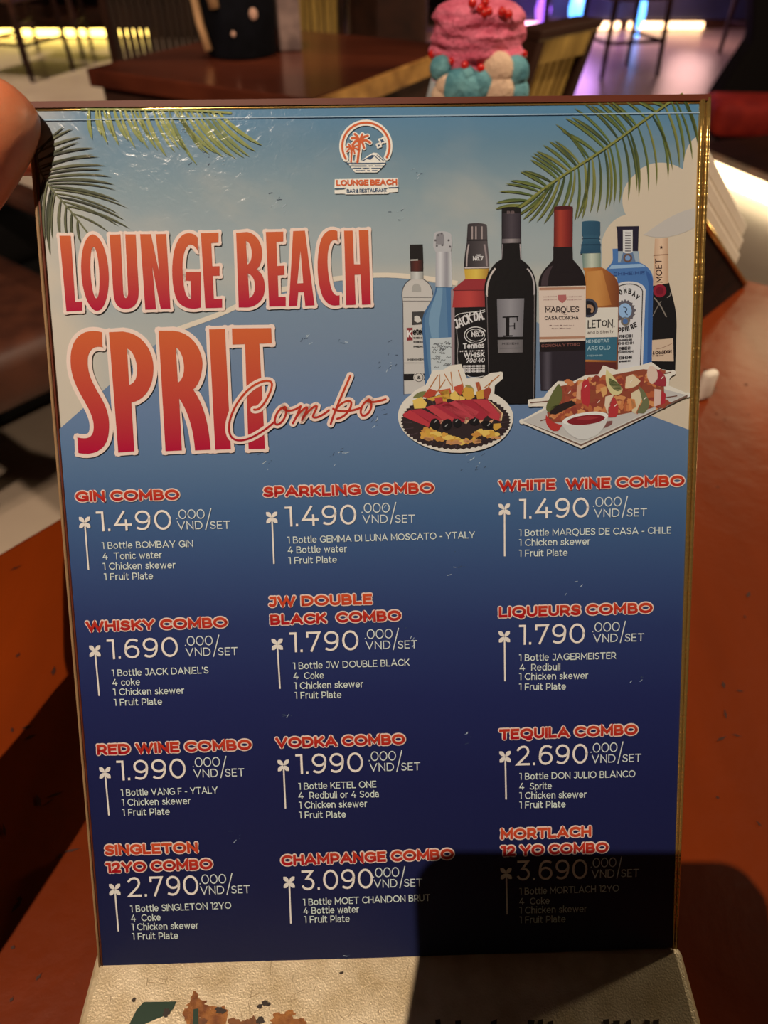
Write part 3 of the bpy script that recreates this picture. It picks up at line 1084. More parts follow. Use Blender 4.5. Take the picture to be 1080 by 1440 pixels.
BLOCKS = [
    ([('GIN COMBO', (107.5, 705.5), (253, 702.5))], '1.490', (137.3, 747), (242, 744.5), (250, 744.4), (324, 743.2), (119.6, 734.4), (125, 801),
     [('1 Bottle BOMBAY GIN', (144, 771.8), (272.2, 768.9)), ('4  Tonic water', (145.1, 786.7), (228.4, 784.6)), ('1 Chicken skewer', (145.6, 801), (247.6, 798.9)), ('1 Fruit Plate', (147.1, 815.6), (216, 814))]),
    ([('SPARKLING COMBO', (371, 699), (610.3, 693))], '1.490', (401.5, 740.3), (501.6, 737), (510, 735.6), (583.4, 734.6), (382.4, 727.5), (385.4, 792.7),
     [('1 Bottle GEMMA DI LUNA MOSCATO - YTALY', (404.5, 764.1), (667.8, 756.5)), ('4 Bottle water', (405, 778), (488, 776)), ('1 Fruit Plate', (405.8, 792.7), (474, 791.2))]),
    ([('WHITE  WINE COMBO', (701, 690.5), (961.6, 683))], '1.490', (729.5, 729.6), (827.5, 727.3), (835, 727.3), (909, 725.6), (709, 716), (709.5, 782),
     [('1 Bottle MARQUES DE CASA - CHILE', (729.5, 753.9), (943.3, 750)), ('1 Chicken skewer', (729.5, 767.6), (829.6, 765.6)), ('1 Fruit Plate', (729.5, 782.5), (797.7, 781.4))]),
    ([('WHISKY COMBO', (122, 888), (320.5, 881.8))], '1.690', (152.4, 926.8), (251.6, 922.8), (261.9, 922.4), (334.7, 920.6), (134, 915), (140, 978),
     [("1 Bottle JACK DANIEL'S", (158, 950.7), (293.8, 946.4)), ('4 coke', (158.8, 964), (197.5, 963)), ('1 Chicken skewer', (160, 977.5), (259.7, 975)), ('1 Fruit Plate', (161, 992), (228.6, 990.6))]),
    ([('JW DOUBLE', (378, 853.4), (523.5, 849)), ('BLACK  COMBO', (380.5, 878.6), (564.3, 872.2))], '1.790', (408, 917), (504.6, 913.6), (514.4, 912.8), (586.8, 911), (390, 905.5), (393.9, 968),
     [('1 Bottle JW DOUBLE BLACK', (412.2, 940.9), (575.8, 935.6)), ('4  Coke', (413, 954.8), (455.6, 953.7)), ('1 Chicken skewer', (413.9, 968.6), (511, 966)), ('1 Fruit Plate', (414.8, 982.2), (480.3, 981))]),
    ([('LIQUEURS COMBO', (701, 868), (917, 861.4))], '1.790', (729.5, 906.4), (822, 904), (833.9, 903), (905, 901.2), (709, 894.9), (710, 957.5),
     [('1 Bottle JAGERMEISTER', (729.5, 929.4), (865.8, 926)), ('4  Redbull', (730.4, 943), (787.4, 942)), ('1 Chicken skewer', (729.5, 955.8), (826.6, 954)), ('1 Fruit Plate', (729.5, 970.3), (795.5, 969.2))]),
    ([('RED WINE COMBO', (137.5, 1061), (354.5, 1053.6))], '1.990', (166, 1097), (262.3, 1093.6), (273, 1092.8), (344, 1090.8), (148, 1086), (153.7, 1146),
     [('1 Bottle VANG F - YTALY', (170.7, 1119), (306.6, 1115)), ('1 Chicken skewer', (172, 1132.5), (268.7, 1130)), ('1 Fruit Plate', (172.8, 1146.5), (239.3, 1145))]),
    ([('VODKA COMBO', (388, 1051.2), (569.8, 1046))], '1.990', (416.5, 1088), (511, 1085), (520, 1084.3), (591, 1082.4), (398.6, 1075.8), (401.6, 1136.3),
     [('1 Bottle KETEL ONE', (419.9, 1109.9), (529.3, 1106.7)), ('4  Redbull or 4 Soda', (420, 1122.9), (532.7, 1120.3)), ('1 Chicken skewer', (420.7, 1136.3), (516.5, 1134)), ('1 Fruit Plate', (420.7, 1150.3), (486.7, 1149))]),
    ([('TEQUILA COMBO', (701.5, 1039.5), (896, 1032.5))], '2.690', (726, 1076), (826, 1073), (831.5, 1072.5), (901, 1070.4), (710, 1063.5), (711.5, 1123.5),
     [('1 Bottle DON JULIO BLANCO', (730, 1096), (893, 1092)), ('4  Sprite', (730, 1110), (775.5, 1109)), ('1 Chicken skewer', (730, 1123), (824.5, 1121)), ('1 Fruit Plate', (730, 1136), (795, 1134.8))]),
    ([('SINGLETON', (148.5, 1202), (279, 1198)), ('12YO COMBO', (149.8, 1226.8), (299.6, 1221.2))], '2.790', (181, 1260.6), (280.2, 1257.6), (282.3, 1257.2), (352, 1254.9), (161.8, 1250), (166.9, 1308.8),
     [('1 Bottle SINGLETON 12YO', (184, 1282), (325.7, 1276.8)), ('4  Coke', (185, 1295), (226.5, 1293.7)), ('1 Chicken skewer', (185.6, 1307.5), (279.7, 1305)), ('1 Fruit Plate', (186.5, 1320.7), (251.2, 1319.2))]),
    ([('CHAMPANGE COMBO', (395.8, 1216.5), (638.2, 1207))], '3.090', (424, 1251.3), (525, 1248.3), (526, 1247.6), (594, 1245.6), (406.7, 1239.8), (409.2, 1298),
     [('1 Bottle MOET CHANDON BRUT', (426.3, 1272.6), (605, 1266)), ('4 Bottle water', (427, 1284.7), (505, 1282.2)), ('1 Fruit Plate', (428, 1297), (491.9, 1295.6))]),
    ([('MORTLACH', (704, 1179.5), (831, 1175.5)), ('12 YO COMBO', (704, 1203.5), (855, 1197.8))], '3.690', (726, 1237.5), (825.5, 1235), (831.5, 1234), (898, 1232), (711.5, 1227.5), (713, 1285),
     [('1 Bottle MORTLACH 12YO', (730, 1257.5), (870, 1252.8)), ('4  Coke', (730, 1271.5), (772.5, 1270.3)), ('1 Chicken skewer', (730, 1284), (825, 1281.5)), ('1 Fruit Plate', (730, 1297.5), (795, 1296))]),
]
for hd, num, a, b, vn, se, fl, end, ls in BLOCKS:
    heading(hd)
    price(num, a, b, vn, se)
    flower(fl[0], fl[1], end)
    listing(ls)

# ------------------------------------------------------------------ round beach logo
TG = zoom(440, 150, 6.75)
LW, LO, LN = ink(222, 204, 184), ink(196, 84, 42), ink(52, 70, 92)


def G_(s):
    return path(s, TG)


k = Ink()
ring = [TG(503 + 224 * math.cos(math.radians(a)), 380 + 224 * math.sin(math.radians(a))) for a in range(148, 148 + 245, 5)]
k.fill([TG(503 + 222 * math.cos(math.radians(a)), 380 + 222 * math.sin(math.radians(a))) for a in range(42, 140, 4)], LW, 6)
k.fill(G_('M 325,530 L 345,515 L 690,515 L 690,545 L 610,628 L 400,628 Z'), LW, 6)
k.stroke(ring, 8.4, LW, 6, rnd=True)
k.stroke(ring, 3.0, LO, 7, rnd=True)
for (px0, py0, sc) in ((445, 330, 1.0), (370, 405, 0.66)):
    lv = []
    for a, L, sg in ((200, 80, -.3), (235, 85, -.22), (290, 70, .2), (325, 92, .3), (10, 100, .45), (150, 80, -.4), (60, 80, .3), (100, 66, -.1)):
        e = (px0 + L * sc * math.cos(math.radians(a)), py0 + L * sc * math.sin(math.radians(a)) * 0.95)
        lv.append([TG(px0, py0), TG((px0 + e[0]) / 2 + sg * 20 * sc, (py0 + e[1]) / 2 - 16 * sc), TG(*e)])
    tr = [TG(px0, py0), TG(px0 - 8 * sc, py0 + 90), TG(px0 - 22 + 40 * (1 - sc), 530)]
    for l in lv:
        k.stroke(l, 5.2 * sc + 1.2, LW, 6.3, rnd=True)
    k.stroke(tr, 7.0 * sc + 1, LW, 6.3, rnd=True)
    for l in lv:
        k.stroke(l, 2.6 * sc + .5, LO, 8, rnd=True)
    k.stroke(tr, 2.8 * sc + .4, LO, 8, rnd=True)
k.fill(G_('M 440,532 L 520,470 L 575,440 L 610,445 L 690,525 L 690,535 L 440,540 Z'), LW, 6.4)
k.fill(G_('M 455,522 L 560,462 L 590,468 L 545,510 L 510,500 L 480,522 Z'), LN, 7.4)
k.stroke(G_('M 585,470 L 640,520')[0], 1.2, LN, 7.4)
k.stroke(G_('M 610,465 L 670,518')[0], 1.2, LN, 7.4)
for cx, cy, s in ((657, 328, 26), (626, 372, 16)):
    star = [TG(cx + s * (1 if q % 2 == 0 else .42) * math.cos(PI / 4 * q + .4), cy + s * (1 if q % 2 == 0 else .42) * math.sin(PI / 4 * q + .4)) for q in range(8)]
    k.grow([star], 4.4, LW, 6.4)
    k.fill(star, LN, 7.5)
k.stroke(G_('M 322,542 L 690,540')[0], 1.2, LN, 7.6)
for y, segs in ((566, ((345, 510), (530, 565), (590, 675))), (589, ((375, 455), (480, 530), (555, 650))), (611, ((405, 495), (515, 540), (560, 612)))):
    for a, b in segs:
        k.stroke([TG(a, y), TG(b, y)], 1.2, LN, 7.6, cap=False)
k.fill(G_('M 208,692 L 808,680 L 812,760 L 808,770 L 205,776 Z'), LW, 6)
k.fill(G_('M 205,796 L 300,790 L 300,776 L 720,770 L 720,782 L 808,778 L 808,812 L 720,818 L 716,830 L 310,836 L 304,828 L 208,830 Z'), LW, 6)
write(k, 'LOUNGE BEACH', TG(222, 757), TG(800, 748), 8.4, 2.1, LO, 8, gap=.22, space=.3)
write(k, 'BAR & RESTAURANT', TG(322, 822), TG(706, 812), 5.2, 1.0, LN, 8, gap=.22, space=.3)
k.stroke([TG(215, 782), TG(310, 778)], 1.2, LN, 7.8)
k.stroke([TG(722, 773), TG(806, 770)], 1.2, LN, 7.8)
k.build('beach_logo', poster)

# scuffs in the clear pocket, their glints put in as pale strokes
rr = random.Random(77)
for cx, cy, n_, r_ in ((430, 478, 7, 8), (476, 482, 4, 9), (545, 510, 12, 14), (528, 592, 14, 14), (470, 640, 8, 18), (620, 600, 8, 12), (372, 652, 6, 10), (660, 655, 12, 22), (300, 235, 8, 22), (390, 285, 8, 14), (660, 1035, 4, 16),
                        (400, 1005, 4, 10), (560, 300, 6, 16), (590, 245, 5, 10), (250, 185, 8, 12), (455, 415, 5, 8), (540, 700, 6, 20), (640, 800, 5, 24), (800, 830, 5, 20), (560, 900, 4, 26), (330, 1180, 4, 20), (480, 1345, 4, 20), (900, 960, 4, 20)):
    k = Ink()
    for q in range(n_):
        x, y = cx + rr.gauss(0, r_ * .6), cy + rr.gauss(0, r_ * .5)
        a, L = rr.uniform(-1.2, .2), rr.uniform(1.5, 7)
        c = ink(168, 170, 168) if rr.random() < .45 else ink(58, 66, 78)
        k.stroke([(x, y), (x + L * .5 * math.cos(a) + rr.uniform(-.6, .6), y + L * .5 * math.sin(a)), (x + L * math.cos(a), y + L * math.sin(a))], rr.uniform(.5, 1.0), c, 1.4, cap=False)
    k.build('scuff_glint', poster)
_ink = ink


def ink(r, g, b):                     # the printed pictures are a little duller than fresh ink
    m = (r + g + b) / 3
    return _ink(*[(c * .86 + m * .14) * .94 for c in (r, g, b)])


# ------------------------------------------------------------------ printed bottles
T3 = zoom(550, 280, 5.143)
T4 = zoom(740, 280, 4.696)


def t3(s):
    return path(s, T3)


def t4(s):
    return path(s, T4)


def hgrad(x0, x1, *cols):
    n = len(cols) - 1

    def f(p):
        t = min(0.9999, max(0, (p[0] - x0) / (x1 - x0))) * n
        return mixc(cols[int(t)], cols[int(t) + 1], t - int(t))
    return f


def band(k, a, b, c, d, col, lay, n=8):
    """four-sided patch split across its width so that a horizontal blend of inks shows"""
    for i in range(n):
        s, e = i / n, (i + 1) / n
        q = [(a[0] + (b[0] - a[0]) * s, a[1] + (b[1] - a[1]) * s), (a[0] + (b[0] - a[0]) * e, a[1] + (b[1] - a[1]) * e),
             (d[0] + (c[0] - d[0]) * e, d[1] + (c[1] - d[1]) * e), (d[0] + (c[0] - d[0]) * s, d[1] + (c[1] - d[1]) * s)]
        ids = [k.vert(p, col, lay) for p in q]
        k.f.append(ids)


def sband(k, T, a, b, c, d, col, lay, n=8):
    band(k, T(*a), T(*b), T(*c), T(*d), col, lay, n)


def wr(k, T, s, a, b, cap, w_, col, lay, **kw):
    write(k, s, T(*a), T(*b), cap, w_, col, lay, **kw)


BL = 3.0
GREY = ink(150, 138, 126)
# vodka, far left
k = Ink()
k.fill(t3('M 75,700 C 75,640 100,600 140,580 L 235,580 C 280,600 305,640 300,700 L 300,1400 L 92,1410 L 84,760 Z'), ink(196, 178, 162), BL)
k.fill(t3('M 135,330 L 228,328 L 232,440 L 137,440 Z'), DARKINK, BL + .5)
sband(k, T3, (137, 440), (232, 440), (232, 522), (140, 525), hgrad(576, 595, ink(40, 24, 22), ink(96, 36, 28), ink(30, 22, 20)), BL + .5)
k.stroke(t3('M 140,442 L 194,440')[0], 2, ink(190, 176, 160), BL + .8, cap=False)
sband(k, T3, (138, 525), (232, 525), (235, 582), (140, 582), hgrad(576, 596, GREY, ink(204, 190, 174), ink(128, 118, 106)), BL + .5)
k.fill(t3('M 150,650 C 150,600 215,600 217,650 L 217,672 L 150,672 Z'), ink(166, 152, 138), BL + .5)
for y in (712, 738, 1185):
    k.stroke(t3('M 86,%d L 292,%d' % (y, y))[0], .9, ink(120, 108, 98), BL + .6, cap=False)
k.stroke(t3('M 78,700 C 76,640 104,600 140,582')[0], 1.1, ink(70, 66, 70), BL + .6)
k.stroke(t3('M 300,690 C 300,640 270,600 236,582')[0], 1.1, ink(70, 66, 70), BL + .6)
k.stroke(t3('M 78,700 L 84,760 L 92,1410')[0], 1.3, ink(84, 84, 92), BL + .6)
k.fill(t3('M 150,815 L 240,812 L 240,905 L 150,912 Z'), ink(64, 58, 54), BL + .6)
k.fill(t3('M 168,850 C 190,835 215,850 218,885 L 190,895 L 168,880 Z'), ink(206, 188, 170), BL + .8)
k.fill(t3('M 112,932 L 155,930 L 156,1022 L 114,1024 Z'), ink(140, 36, 38), BL + .7)
wr(k, T3, 'K', (117, 1000), (152, 1000), 10, 2.0, ink(226, 206, 190), BL + 1)
wr(k, T3, 'etel', (157, 985), (230, 982), 9.5, 1.9, DARKINK, BL + 1, gap=.2)
for y, x1 in ((1005, 225), (1035, 228), (1068, 228)):
    wr(k, T3, 'IIHIEIHI', (162, y + 6), (x1, y + 6), 2.6, .7, DARKINK, BL + 1)
wr(k, T3, 'IHIIEHIHIEHI', (118, 1167), (238, 1165), 2.4, .7, ink(60, 54, 50), BL + 1)
k.fill(t3('M 90,1265 L 248,1262 L 248,1308 L 91,1312 Z'), DARKINK, BL + .7)
k.fill(disc(*T3(200, 1290), 7.6), ink(204, 184, 166), BL + .9)
k.stroke(disc(*T3(200, 1290), 6.0), .8, DARKINK, BL + 1.1, closed=True)
wr(k, T3, '&', (188, 1302), (212, 1302), 4.6, 1.0, DARKINK, BL + 1.2)
k.build('printed_bottle', poster)
# sparkling wine, blue glass
k = Ink()
lay = BL + 2
k.fill(t3('M 322,640 C 305,760 222,790 224,900 L 246,1400 L 440,1400 L 432,640 Z'), ink(84, 118, 148), lay)
k.fill(t3('M 335,640 C 310,760 268,800 272,900 L 292,1005 L 345,1005 C 335,880 372,780 372,640 Z'), ink(112, 142, 164), lay + .3)
k.fill(t3('M 322,640 C 305,760 222,790 224,900 L 246,1400 L 285,1400 L 240,900 C 240,800 312,760 335,640 Z'), ink(60, 96, 134), lay + .4)
k.fill(t3('M 395,640 L 432,640 L 432,1000 L 412,1000 Z'), ink(66, 104, 142), lay + .3)
sband(k, T3, (322, 380), (434, 380), (440, 640), (320, 636), hgrad(611, 636, ink(150, 138, 138), ink(206, 192, 184), ink(136, 124, 126), ink(206, 194, 184)), lay + .5, 10)
k.fill(t3('M 308,255 C 312,225 425,225 436,262 L 440,335 L 430,382 L 320,382 L 304,345 Z'), ink(178, 166, 160), lay + .6)
k.fill(t3('M 325,262 C 350,236 380,240 382,270 L 384,330 L 322,330 Z'), ink(134, 122, 120), lay + .8)
for (x, y) in ((340, 262), (365, 250), (330, 340), (370, 335), (415, 300), (425, 345), (320, 300)):
    k.fill(disc(*T3(x, y), 1.5), ink(96, 86, 86), lay + 1)
k.fill(t3('M 280,1010 L 440,1000 L 442,1240 L 290,1262 Z'), ink(186, 182, 174), lay + .7)
rr = random.Random(4)
for q in range(34):
    x, y = rr.uniform(300, 425), rr.uniform(1030, 1235)
    k.stroke(t3('M %f,%f C %f,%f %f,%f %f,%f' % (x - 14, y, x - 6, y - 22, x + 6, y + 18, x + 14, y - 6))[0], .75, ink(88, 84, 84), lay + 1)
k.build('printed_bottle', poster)
# square black-label whiskey
k = Ink()
lay = BL + 4
k.fill(t3('M 432,660 L 458,655 L 458,1240 L 436,1240 Z'), ink(150, 118, 116), lay)
sband(k, T3, (455, 650), (692, 650), (692, 785), (442, 785), hgrad(637, 684, ink(176, 46, 44), ink(196, 58, 50), ink(140, 34, 36)), lay + .4)
k.fill(t3('M 442,655 L 535,580 L 692,576 L 692,662 L 452,662 Z'), ink(158, 40, 42), lay + .5)
k.stroke(t3('M 450,662 L 692,660')[0], 1, ink(100, 24, 28), lay + .8)
k.fill(t3('M 458,785 L 692,780 L 692,1300 L 458,1260 Z'), ink(24, 20, 22), lay + .5)
sband(k, T3, (527, 508), (705, 504), (690, 577), (535, 582), hgrad(652, 687, ink(206, 150, 40), ink(226, 180, 60), ink(170, 112, 34)), lay + .6)
k.fill(t3('M 552,185 C 562,172 680,172 690,190 L 694,310 C 700,380 708,440 706,502 L 525,506 C 525,440 535,370 545,320 Z'), hgrad(652, 688, ink(36, 30, 32), ink(70, 58, 58), ink(26, 22, 24), ink(96, 80, 78)), lay + .7)
for x in (585, 612, 655):
    k.stroke(t3('M %d,200 L %d,292' % (x, x))[0], 2.2, ink(160, 134, 124), lay + 1, cap=False)
k.stroke(t3('M 560,330 C 548,390 545,440 545,488')[0], 2.0, ink(176, 150, 140), lay + 1, cap=False)
k.stroke(t3('M 672,330 C 685,390 690,440 690,486')[0], 2.4, ink(150, 124, 118), lay + 1, cap=False)
k.stroke(t3('M 530,500 L 702,496')[0], 2.0, ink(196, 170, 156), lay + 1, cap=False)
k.stroke(t3('M 550,300 L 692,298')[0], 1.6, ink(30, 24, 26), lay + 1.1, cap=False)
W2 = ink(214, 196, 184)
wr(k, T3, 'No.7', (590, 447), (665, 445), 6, 1.3, W2, lay + 1.3)
wr(k, T3, 'OLD', (612, 418), (650, 417), 3, .7, W2, lay + 1.3)
wr(k, T3, 'JACK', (466, 944), (590, 890), 13.5, 2.2, W2, lay + 1.2, gap=.2, up=(-.25, -1))
wr(k, T3, 'DA.', (598, 886), (676, 872), 13, 2.2, W2, lay + 1.2, gap=.2, up=(-.08, -1))
k.stroke(t3('M 462,850 C 500,810 600,830 685,800')[0], .9, W2, lay + 1.2)
k.stroke(t3('M 478,880 C 530,830 600,850 685,812')[0], .7, W2, lay + 1.2)
k.stroke(disc(*T3(610, 985), 16, 11.5, 0, 26), 1.2, W2, lay + 1.2, closed=True)
k.stroke(disc(*T3(610, 985), 12.6, 8.4, 0, 26), .8, W2, lay + 1.2, closed=True)
k.fill(t3('M 665,900 L 700,900 L 700,1060 L 665,1060 Z'), ink(24, 20, 22), lay + 1.25)
wr(k, T3, 'No.7', (580, 997), (672, 994), 7, 1.6, W2, lay + 1.4)
wr(k, T3, 'OLD', (600, 966), (645, 965), 3, .8, W2, lay + 1.4)
wr(k, T3, 'Tennes', (518, 1085), (672, 1078), 8.0, 1.5, W2, lay + 1.3)
wr(k, T3, 'IHIE IHI HIEI', (488, 1108), (672, 1102), 2.2, .8, W2, lay + 1.3)
wr(k, T3, 'WHISK', (524, 1148), (674, 1142), 7, 1.6, W2, lay + 1.3)
wr(k, T3, '70cl 40', (540, 1186), (672, 1180), 6.6, 1.1, W2, lay + 1.3, up=(.18, -1))
for y in (1212, 1230, 1250):
    wr(k, T3, 'EHIEHIHEIIHE', (520, y + 5), (676, y + 2), 2.8, .9, W2, lay + 1.3)
k.stroke(t3('M 478,900 C 462,980 492,1020 480,1090 C 470,1150 490,1180 478,1225')[0], .9, ink(150, 136, 128), lay + 1.2)
k.stroke(t3('M 550,1275 C 580,1300 620,1290 670,1280')[0], .9, W2, lay + 1.2)
k.build('printed_bottle', poster)
# tall black bottle with the letter F
k = Ink()
lay = BL + 6
F_ = 'M 797,68 C 830,55 920,55 935,70 L 938,440 C 1010,480 1048,560 1050,650 L 1040,1480 L 700,1480 L 672,640 C 680,540 745,455 797,438 Z'
k.fill(t3(F_), ink(22, 18, 19), lay)
k.stroke(t3('M 690,700 C 686,610 715,545 748,508')[0], 2.6, ink(200, 176, 160), lay + .5)
k.stroke(t3('M 985,508 C 1022,545 1036,600 1034,690')[0], 2.2, ink(176, 156, 148), lay + .5)
k.stroke(t3('M 1034,690 L 1028,1440')[0], 1.0, ink(120, 104, 98), lay + .5)
k.stroke(t3('M 690,700 L 704,1270')[0], .9, ink(110, 96, 92), lay + .5)
sband(k, T3, (800, 105), (934, 105), (934, 318), (800, 320), hgrad(705, 732, ink(36, 28, 32), ink(74, 60, 64), ink(44, 34, 40)), lay + .4)
sband(k, T3, (800, 290), (934, 288), (934, 318), (800, 322), hgrad(705, 732, ink(80, 66, 68), ink(150, 130, 124), ink(70, 58, 58)), lay + .6)
wr(k, T3, 'BB', (835, 110), (890, 109), 4, 1.0, ink(110, 84, 80), lay + .6)
k.stroke(t3('M 804,330 L 798,432')[0], 1.0, ink(140, 124, 122), lay + .5)
k.stroke(t3('M 930,330 L 936,434')[0], 1.4, ink(170, 150, 144), lay + .5)
sband(k, T3, (763, 724), (960, 720), (950, 996), (770, 998), hgrad(698, 737, ink(112, 102, 102), ink(146, 134, 132), ink(108, 98, 98)), lay + .6)
sband(k, T3, (768, 1020), (950, 1017), (948, 1110), (772, 1114), hgrad(698, 737, ink(110, 98, 94), ink(130, 116, 112), ink(92, 82, 80)), lay + .6)
k.stroke(t3('M 840,860 L 840,990')[0], 5.0, ink(22, 18, 20), lay + 1, cap=False)
k.stroke(t3('M 808,856 L 914,852')[0], 1.8, ink(22, 18, 20), lay + 1)
k.stroke(t3('M 908,852 L 912,882')[0], 1.6, ink(22, 18, 20), lay + 1)
k.stroke(t3('M 845,920 L 890,918')[0], 1.6, ink(22, 18, 20), lay + 1)
k.stroke(t3('M 890,900 L 890,940')[0], 1.6, ink(22, 18, 20), lay + 1)
k.stroke(t3('M 812,992 L 872,990')[0], 1.8, ink(22, 18, 20), lay + 1)
k.stroke(t3('M 768,1004 L 952,1002')[0], 1.4, ink(20, 17, 18), lay + 1)
wr(k, T3, 'HIEI EHI', (800, 1055), (920, 1053), 3, .7, ink(70, 60, 60), lay + 1)
k.stroke(t3('M 785,1080 L 935,1078')[0], .8, ink(76, 66, 64), lay + 1)
k.build('printed_bottle', poster)
# champagne, far right
k = Ink()
lay = BL
k.fill(t4('M 835,570 L 942,552 C 960,640 996,720 992,850 L 982,1160 L 825,1160 Z'), ink(26, 22, 22), lay)
sband(k, T4, (848, 262), (934, 258), (938, 556), (834, 574), hgrad(918, 940, ink(196, 144, 106), ink(226, 178, 138), ink(190, 138, 100)), lay + .5)
k.stroke(t4('M 842,372 L 934,366')[0], 1.4, ink(150, 104, 76), lay + .8)
k.fill([T4(890 + (14 if q % 2 == 0 else 6) * math.cos(PI / 5 * q - PI / 2), 320 + (14 if q % 2 == 0 else 6) * math.sin(PI / 5 * q - PI / 2)) for q in range(10)], ink(60, 30, 26), lay + .9)
write(k, 'MOET', T4(898, 552), T4(892, 396), 9.2, 1.35, ink(60, 30, 28), lay + 1, up=(-1, -.02), gap=.3)
k.fill(disc(*T4(880, 606), 9.2, 9.2), ink(150, 24, 40), lay + 1)
k.fill(disc(*T4(880, 606), 5.4), ink(120, 18, 34), lay + 1.2)
k.stroke(t4('M 845,655 C 880,690 900,730 922,776')[0], 1.8, ink(130, 112, 96), lay + 1)
k.stroke(t4('M 888,676 C 870,700 850,740 836,770')[0], 1.2, ink(120, 104, 90), lay + 1)
k.stroke(t4('M 930,650 C 950,640 955,630 950,622')[0], 1.2, ink(140, 122, 108), lay + 1)
k.fill(t4('M 828,932 L 968,920 L 972,1072 L 828,1070 Z'), ink(208, 168, 134), lay + .8)
wr(k, T4, '& CHANDON', (832, 1028), (958, 1018), 5.0, 1.1, ink(60, 34, 28), lay + 1.2)
k.stroke(t4('M 860,990 C 900,985 940,965 958,955')[0], .7, ink(150, 104, 80), lay + 1.2)
wr(k, T4, 'IHEIHI', (832, 1040), (905, 1037), 2.0, .6, ink(80, 50, 40), lay + 1.2)
k.build('printed_bottle', poster)
# blue gin bottle
k = Ink()
lay = BL + 2
k.fill(t4('M 568,330 L 602,328 L 740,345 L 746,420 C 800,440 836,480 836,540 L 826,1140 L 600,1140 L 600,520 L 520,470 C 548,440 566,425 570,400 Z'), ink(66, 106, 160), lay)
k.fill(t4('M 785,470 C 815,490 834,510 834,550 L 824,1130 L 796,1130 L 806,560 Z'), ink(48, 84, 142), lay + .4)
k.fill(t4('M 605,345 L 738,345 L 742,415 L 604,420 Z'), ink(150, 156, 160), lay + .4)
k.fill(t4('M 640,345 L 700,345 L 720,415 L 620,418 Z'), ink(92, 112, 142), lay + .5)
k.fill(t4('M 560,438 L 755,428 L 790,450 L 545,462 Z'), ink(140, 166, 190), lay + .5)
wr(k, T4, 'EHIHEIHIE', (575, 508), (780, 498), 5.0, .9, ink(40, 66, 120), lay + .7)
k.fill(t4('M 592,182 L 742,180 L 740,205 L 736,345 L 602,345 L 598,205 Z'), ink(38, 30, 46), lay + .7)
k.fill(t4('M 636,205 L 700,204 L 700,352 C 680,362 650,362 636,352 Z'), ink(208, 192, 180), lay + .9)
for y in range(225, 345, 17):
    k.stroke(t4('M 650,%d L 688,%d' % (y, y))[0], 1.3, ink(90, 78, 80), lay + 1.1, cap=False)
k.fill(disc(*T4(668, 390), 6.3), ink(108, 74, 62), lay + 1)
k.fill(disc(*T4(668, 390), 3.6), ink(110, 140, 180), lay + 1.2)
LB = 'M 605,560 C 650,535 770,535 786,600 L 766,1140 L 600,1140 L 600,562 Z'
k.fill(t4(LB), ink(208, 192, 182), lay + .8)
k.stroke(t4('M 605,580 C 650,552 752,552 766,610 L 750,1140')[0], 1.3, ink(44, 36, 40), lay + 1)
for s, x, y, a in (('O', 626, 636, -.35), ('M', 652, 624, -.1), ('B', 680, 626, .1), ('A', 704, 640, .3), ('Y', 722, 660, .55)):
    c_, s_ = math.cos(a), math.sin(a)
    p = T4(x - 10, y)
    write(k, s, p, (p[0] + 4.6 * c_, p[1] + 4.6 * s_), 7.6, 1.6, ink(30, 26, 28), lay + 1.2, up=(s_, -c_))
for s, x, y, a in (('P', 612, 880, .1), ('P', 636, 880, 0), ('H', 660, 876, -.15), ('I', 682, 870, -.2), ('R', 700, 862, -.3), ('E', 722, 850, -.4)):
    c_, s_ = math.cos(a), math.sin(a)
    p = T4(x - 8, y)
    write(k, s, p, (p[0] + (4.2 if s != 'I' else 1.7) * c_, p[1] + 4.2 * s_), 7.2, 1.6, ink(30, 26, 28), lay + 1.2, up=(s_, -c_))
k.fill([T4(650 + (66 + 8 * math.cos(q * 9)) * math.cos(2 * PI * q / 40), 740 + (72 + 8 * math.cos(q * 9)) * math.sin(2 * PI * q / 40)) for q in range(40)], ink(96, 84, 88), lay + 1)
k.fill(disc(*T4(650, 738), 9.4, 10.6), ink(140, 168, 206), lay + 1.2)
k.stroke(t4('M 640,715 C 665,715 668,735 650,745 L 665,765')[0], 1.2, ink(40, 44, 70), lay + 1.4)
k.fill(disc(*T4(652, 808), 6.4), ink(116, 100, 84), lay + 1.2)
k.fill(disc(*T4(652, 808), 3.6), ink(70, 100, 150), lay + 1.4)
for y, x0, x1, cp in ((920, 612, 700, 4.6), (942, 606, 696, 3), (965, 604, 708, 4), (1000, 610, 690, 4.6), (1020, 600, 704, 3.4), (1060, 612, 696, 4.2), (1080, 608, 690, 2.6)):
    wr(k, T4, 'EHIHEHIH', (x0, y), (x1, y - 6), cp, .9, ink(40, 36, 40), lay + 1.2)
k.build('printed_bottle', poster)
# amber single malt
k = Ink()
lay = BL + 4
k.fill(t4('M 372,455 L 490,450 C 560,480 612,530 610,600 L 602,1180 L 385,1180 L 385,480 Z'), hgrad(818, 870, ink(200, 116, 44), ink(176, 92, 34), ink(120, 54, 28)), lay)
sband(k, T4, (395, 480), (500, 470), (560, 700), (395, 720), hgrad(822, 860, ink(196, 122, 52), ink(206, 130, 58), ink(170, 92, 36)), lay + .3)
k.fill(t4('M 365,152 C 390,142 470,142 486,152 L 486,235 C 474,250 474,270 486,285 L 490,358 L 354,362 L 366,285 C 376,270 376,250 364,235 Z'), hgrad(815, 845, ink(34, 70, 92), ink(74, 118, 134), ink(30, 64, 86)), lay + .5)
k.stroke(t4('M 368,262 L 484,260')[0], 1.2, ink(24, 52, 72), lay + .8)
k.stroke(t4('M 362,304 L 488,302')[0], 1.4, ink(26, 56, 76), lay + .8)
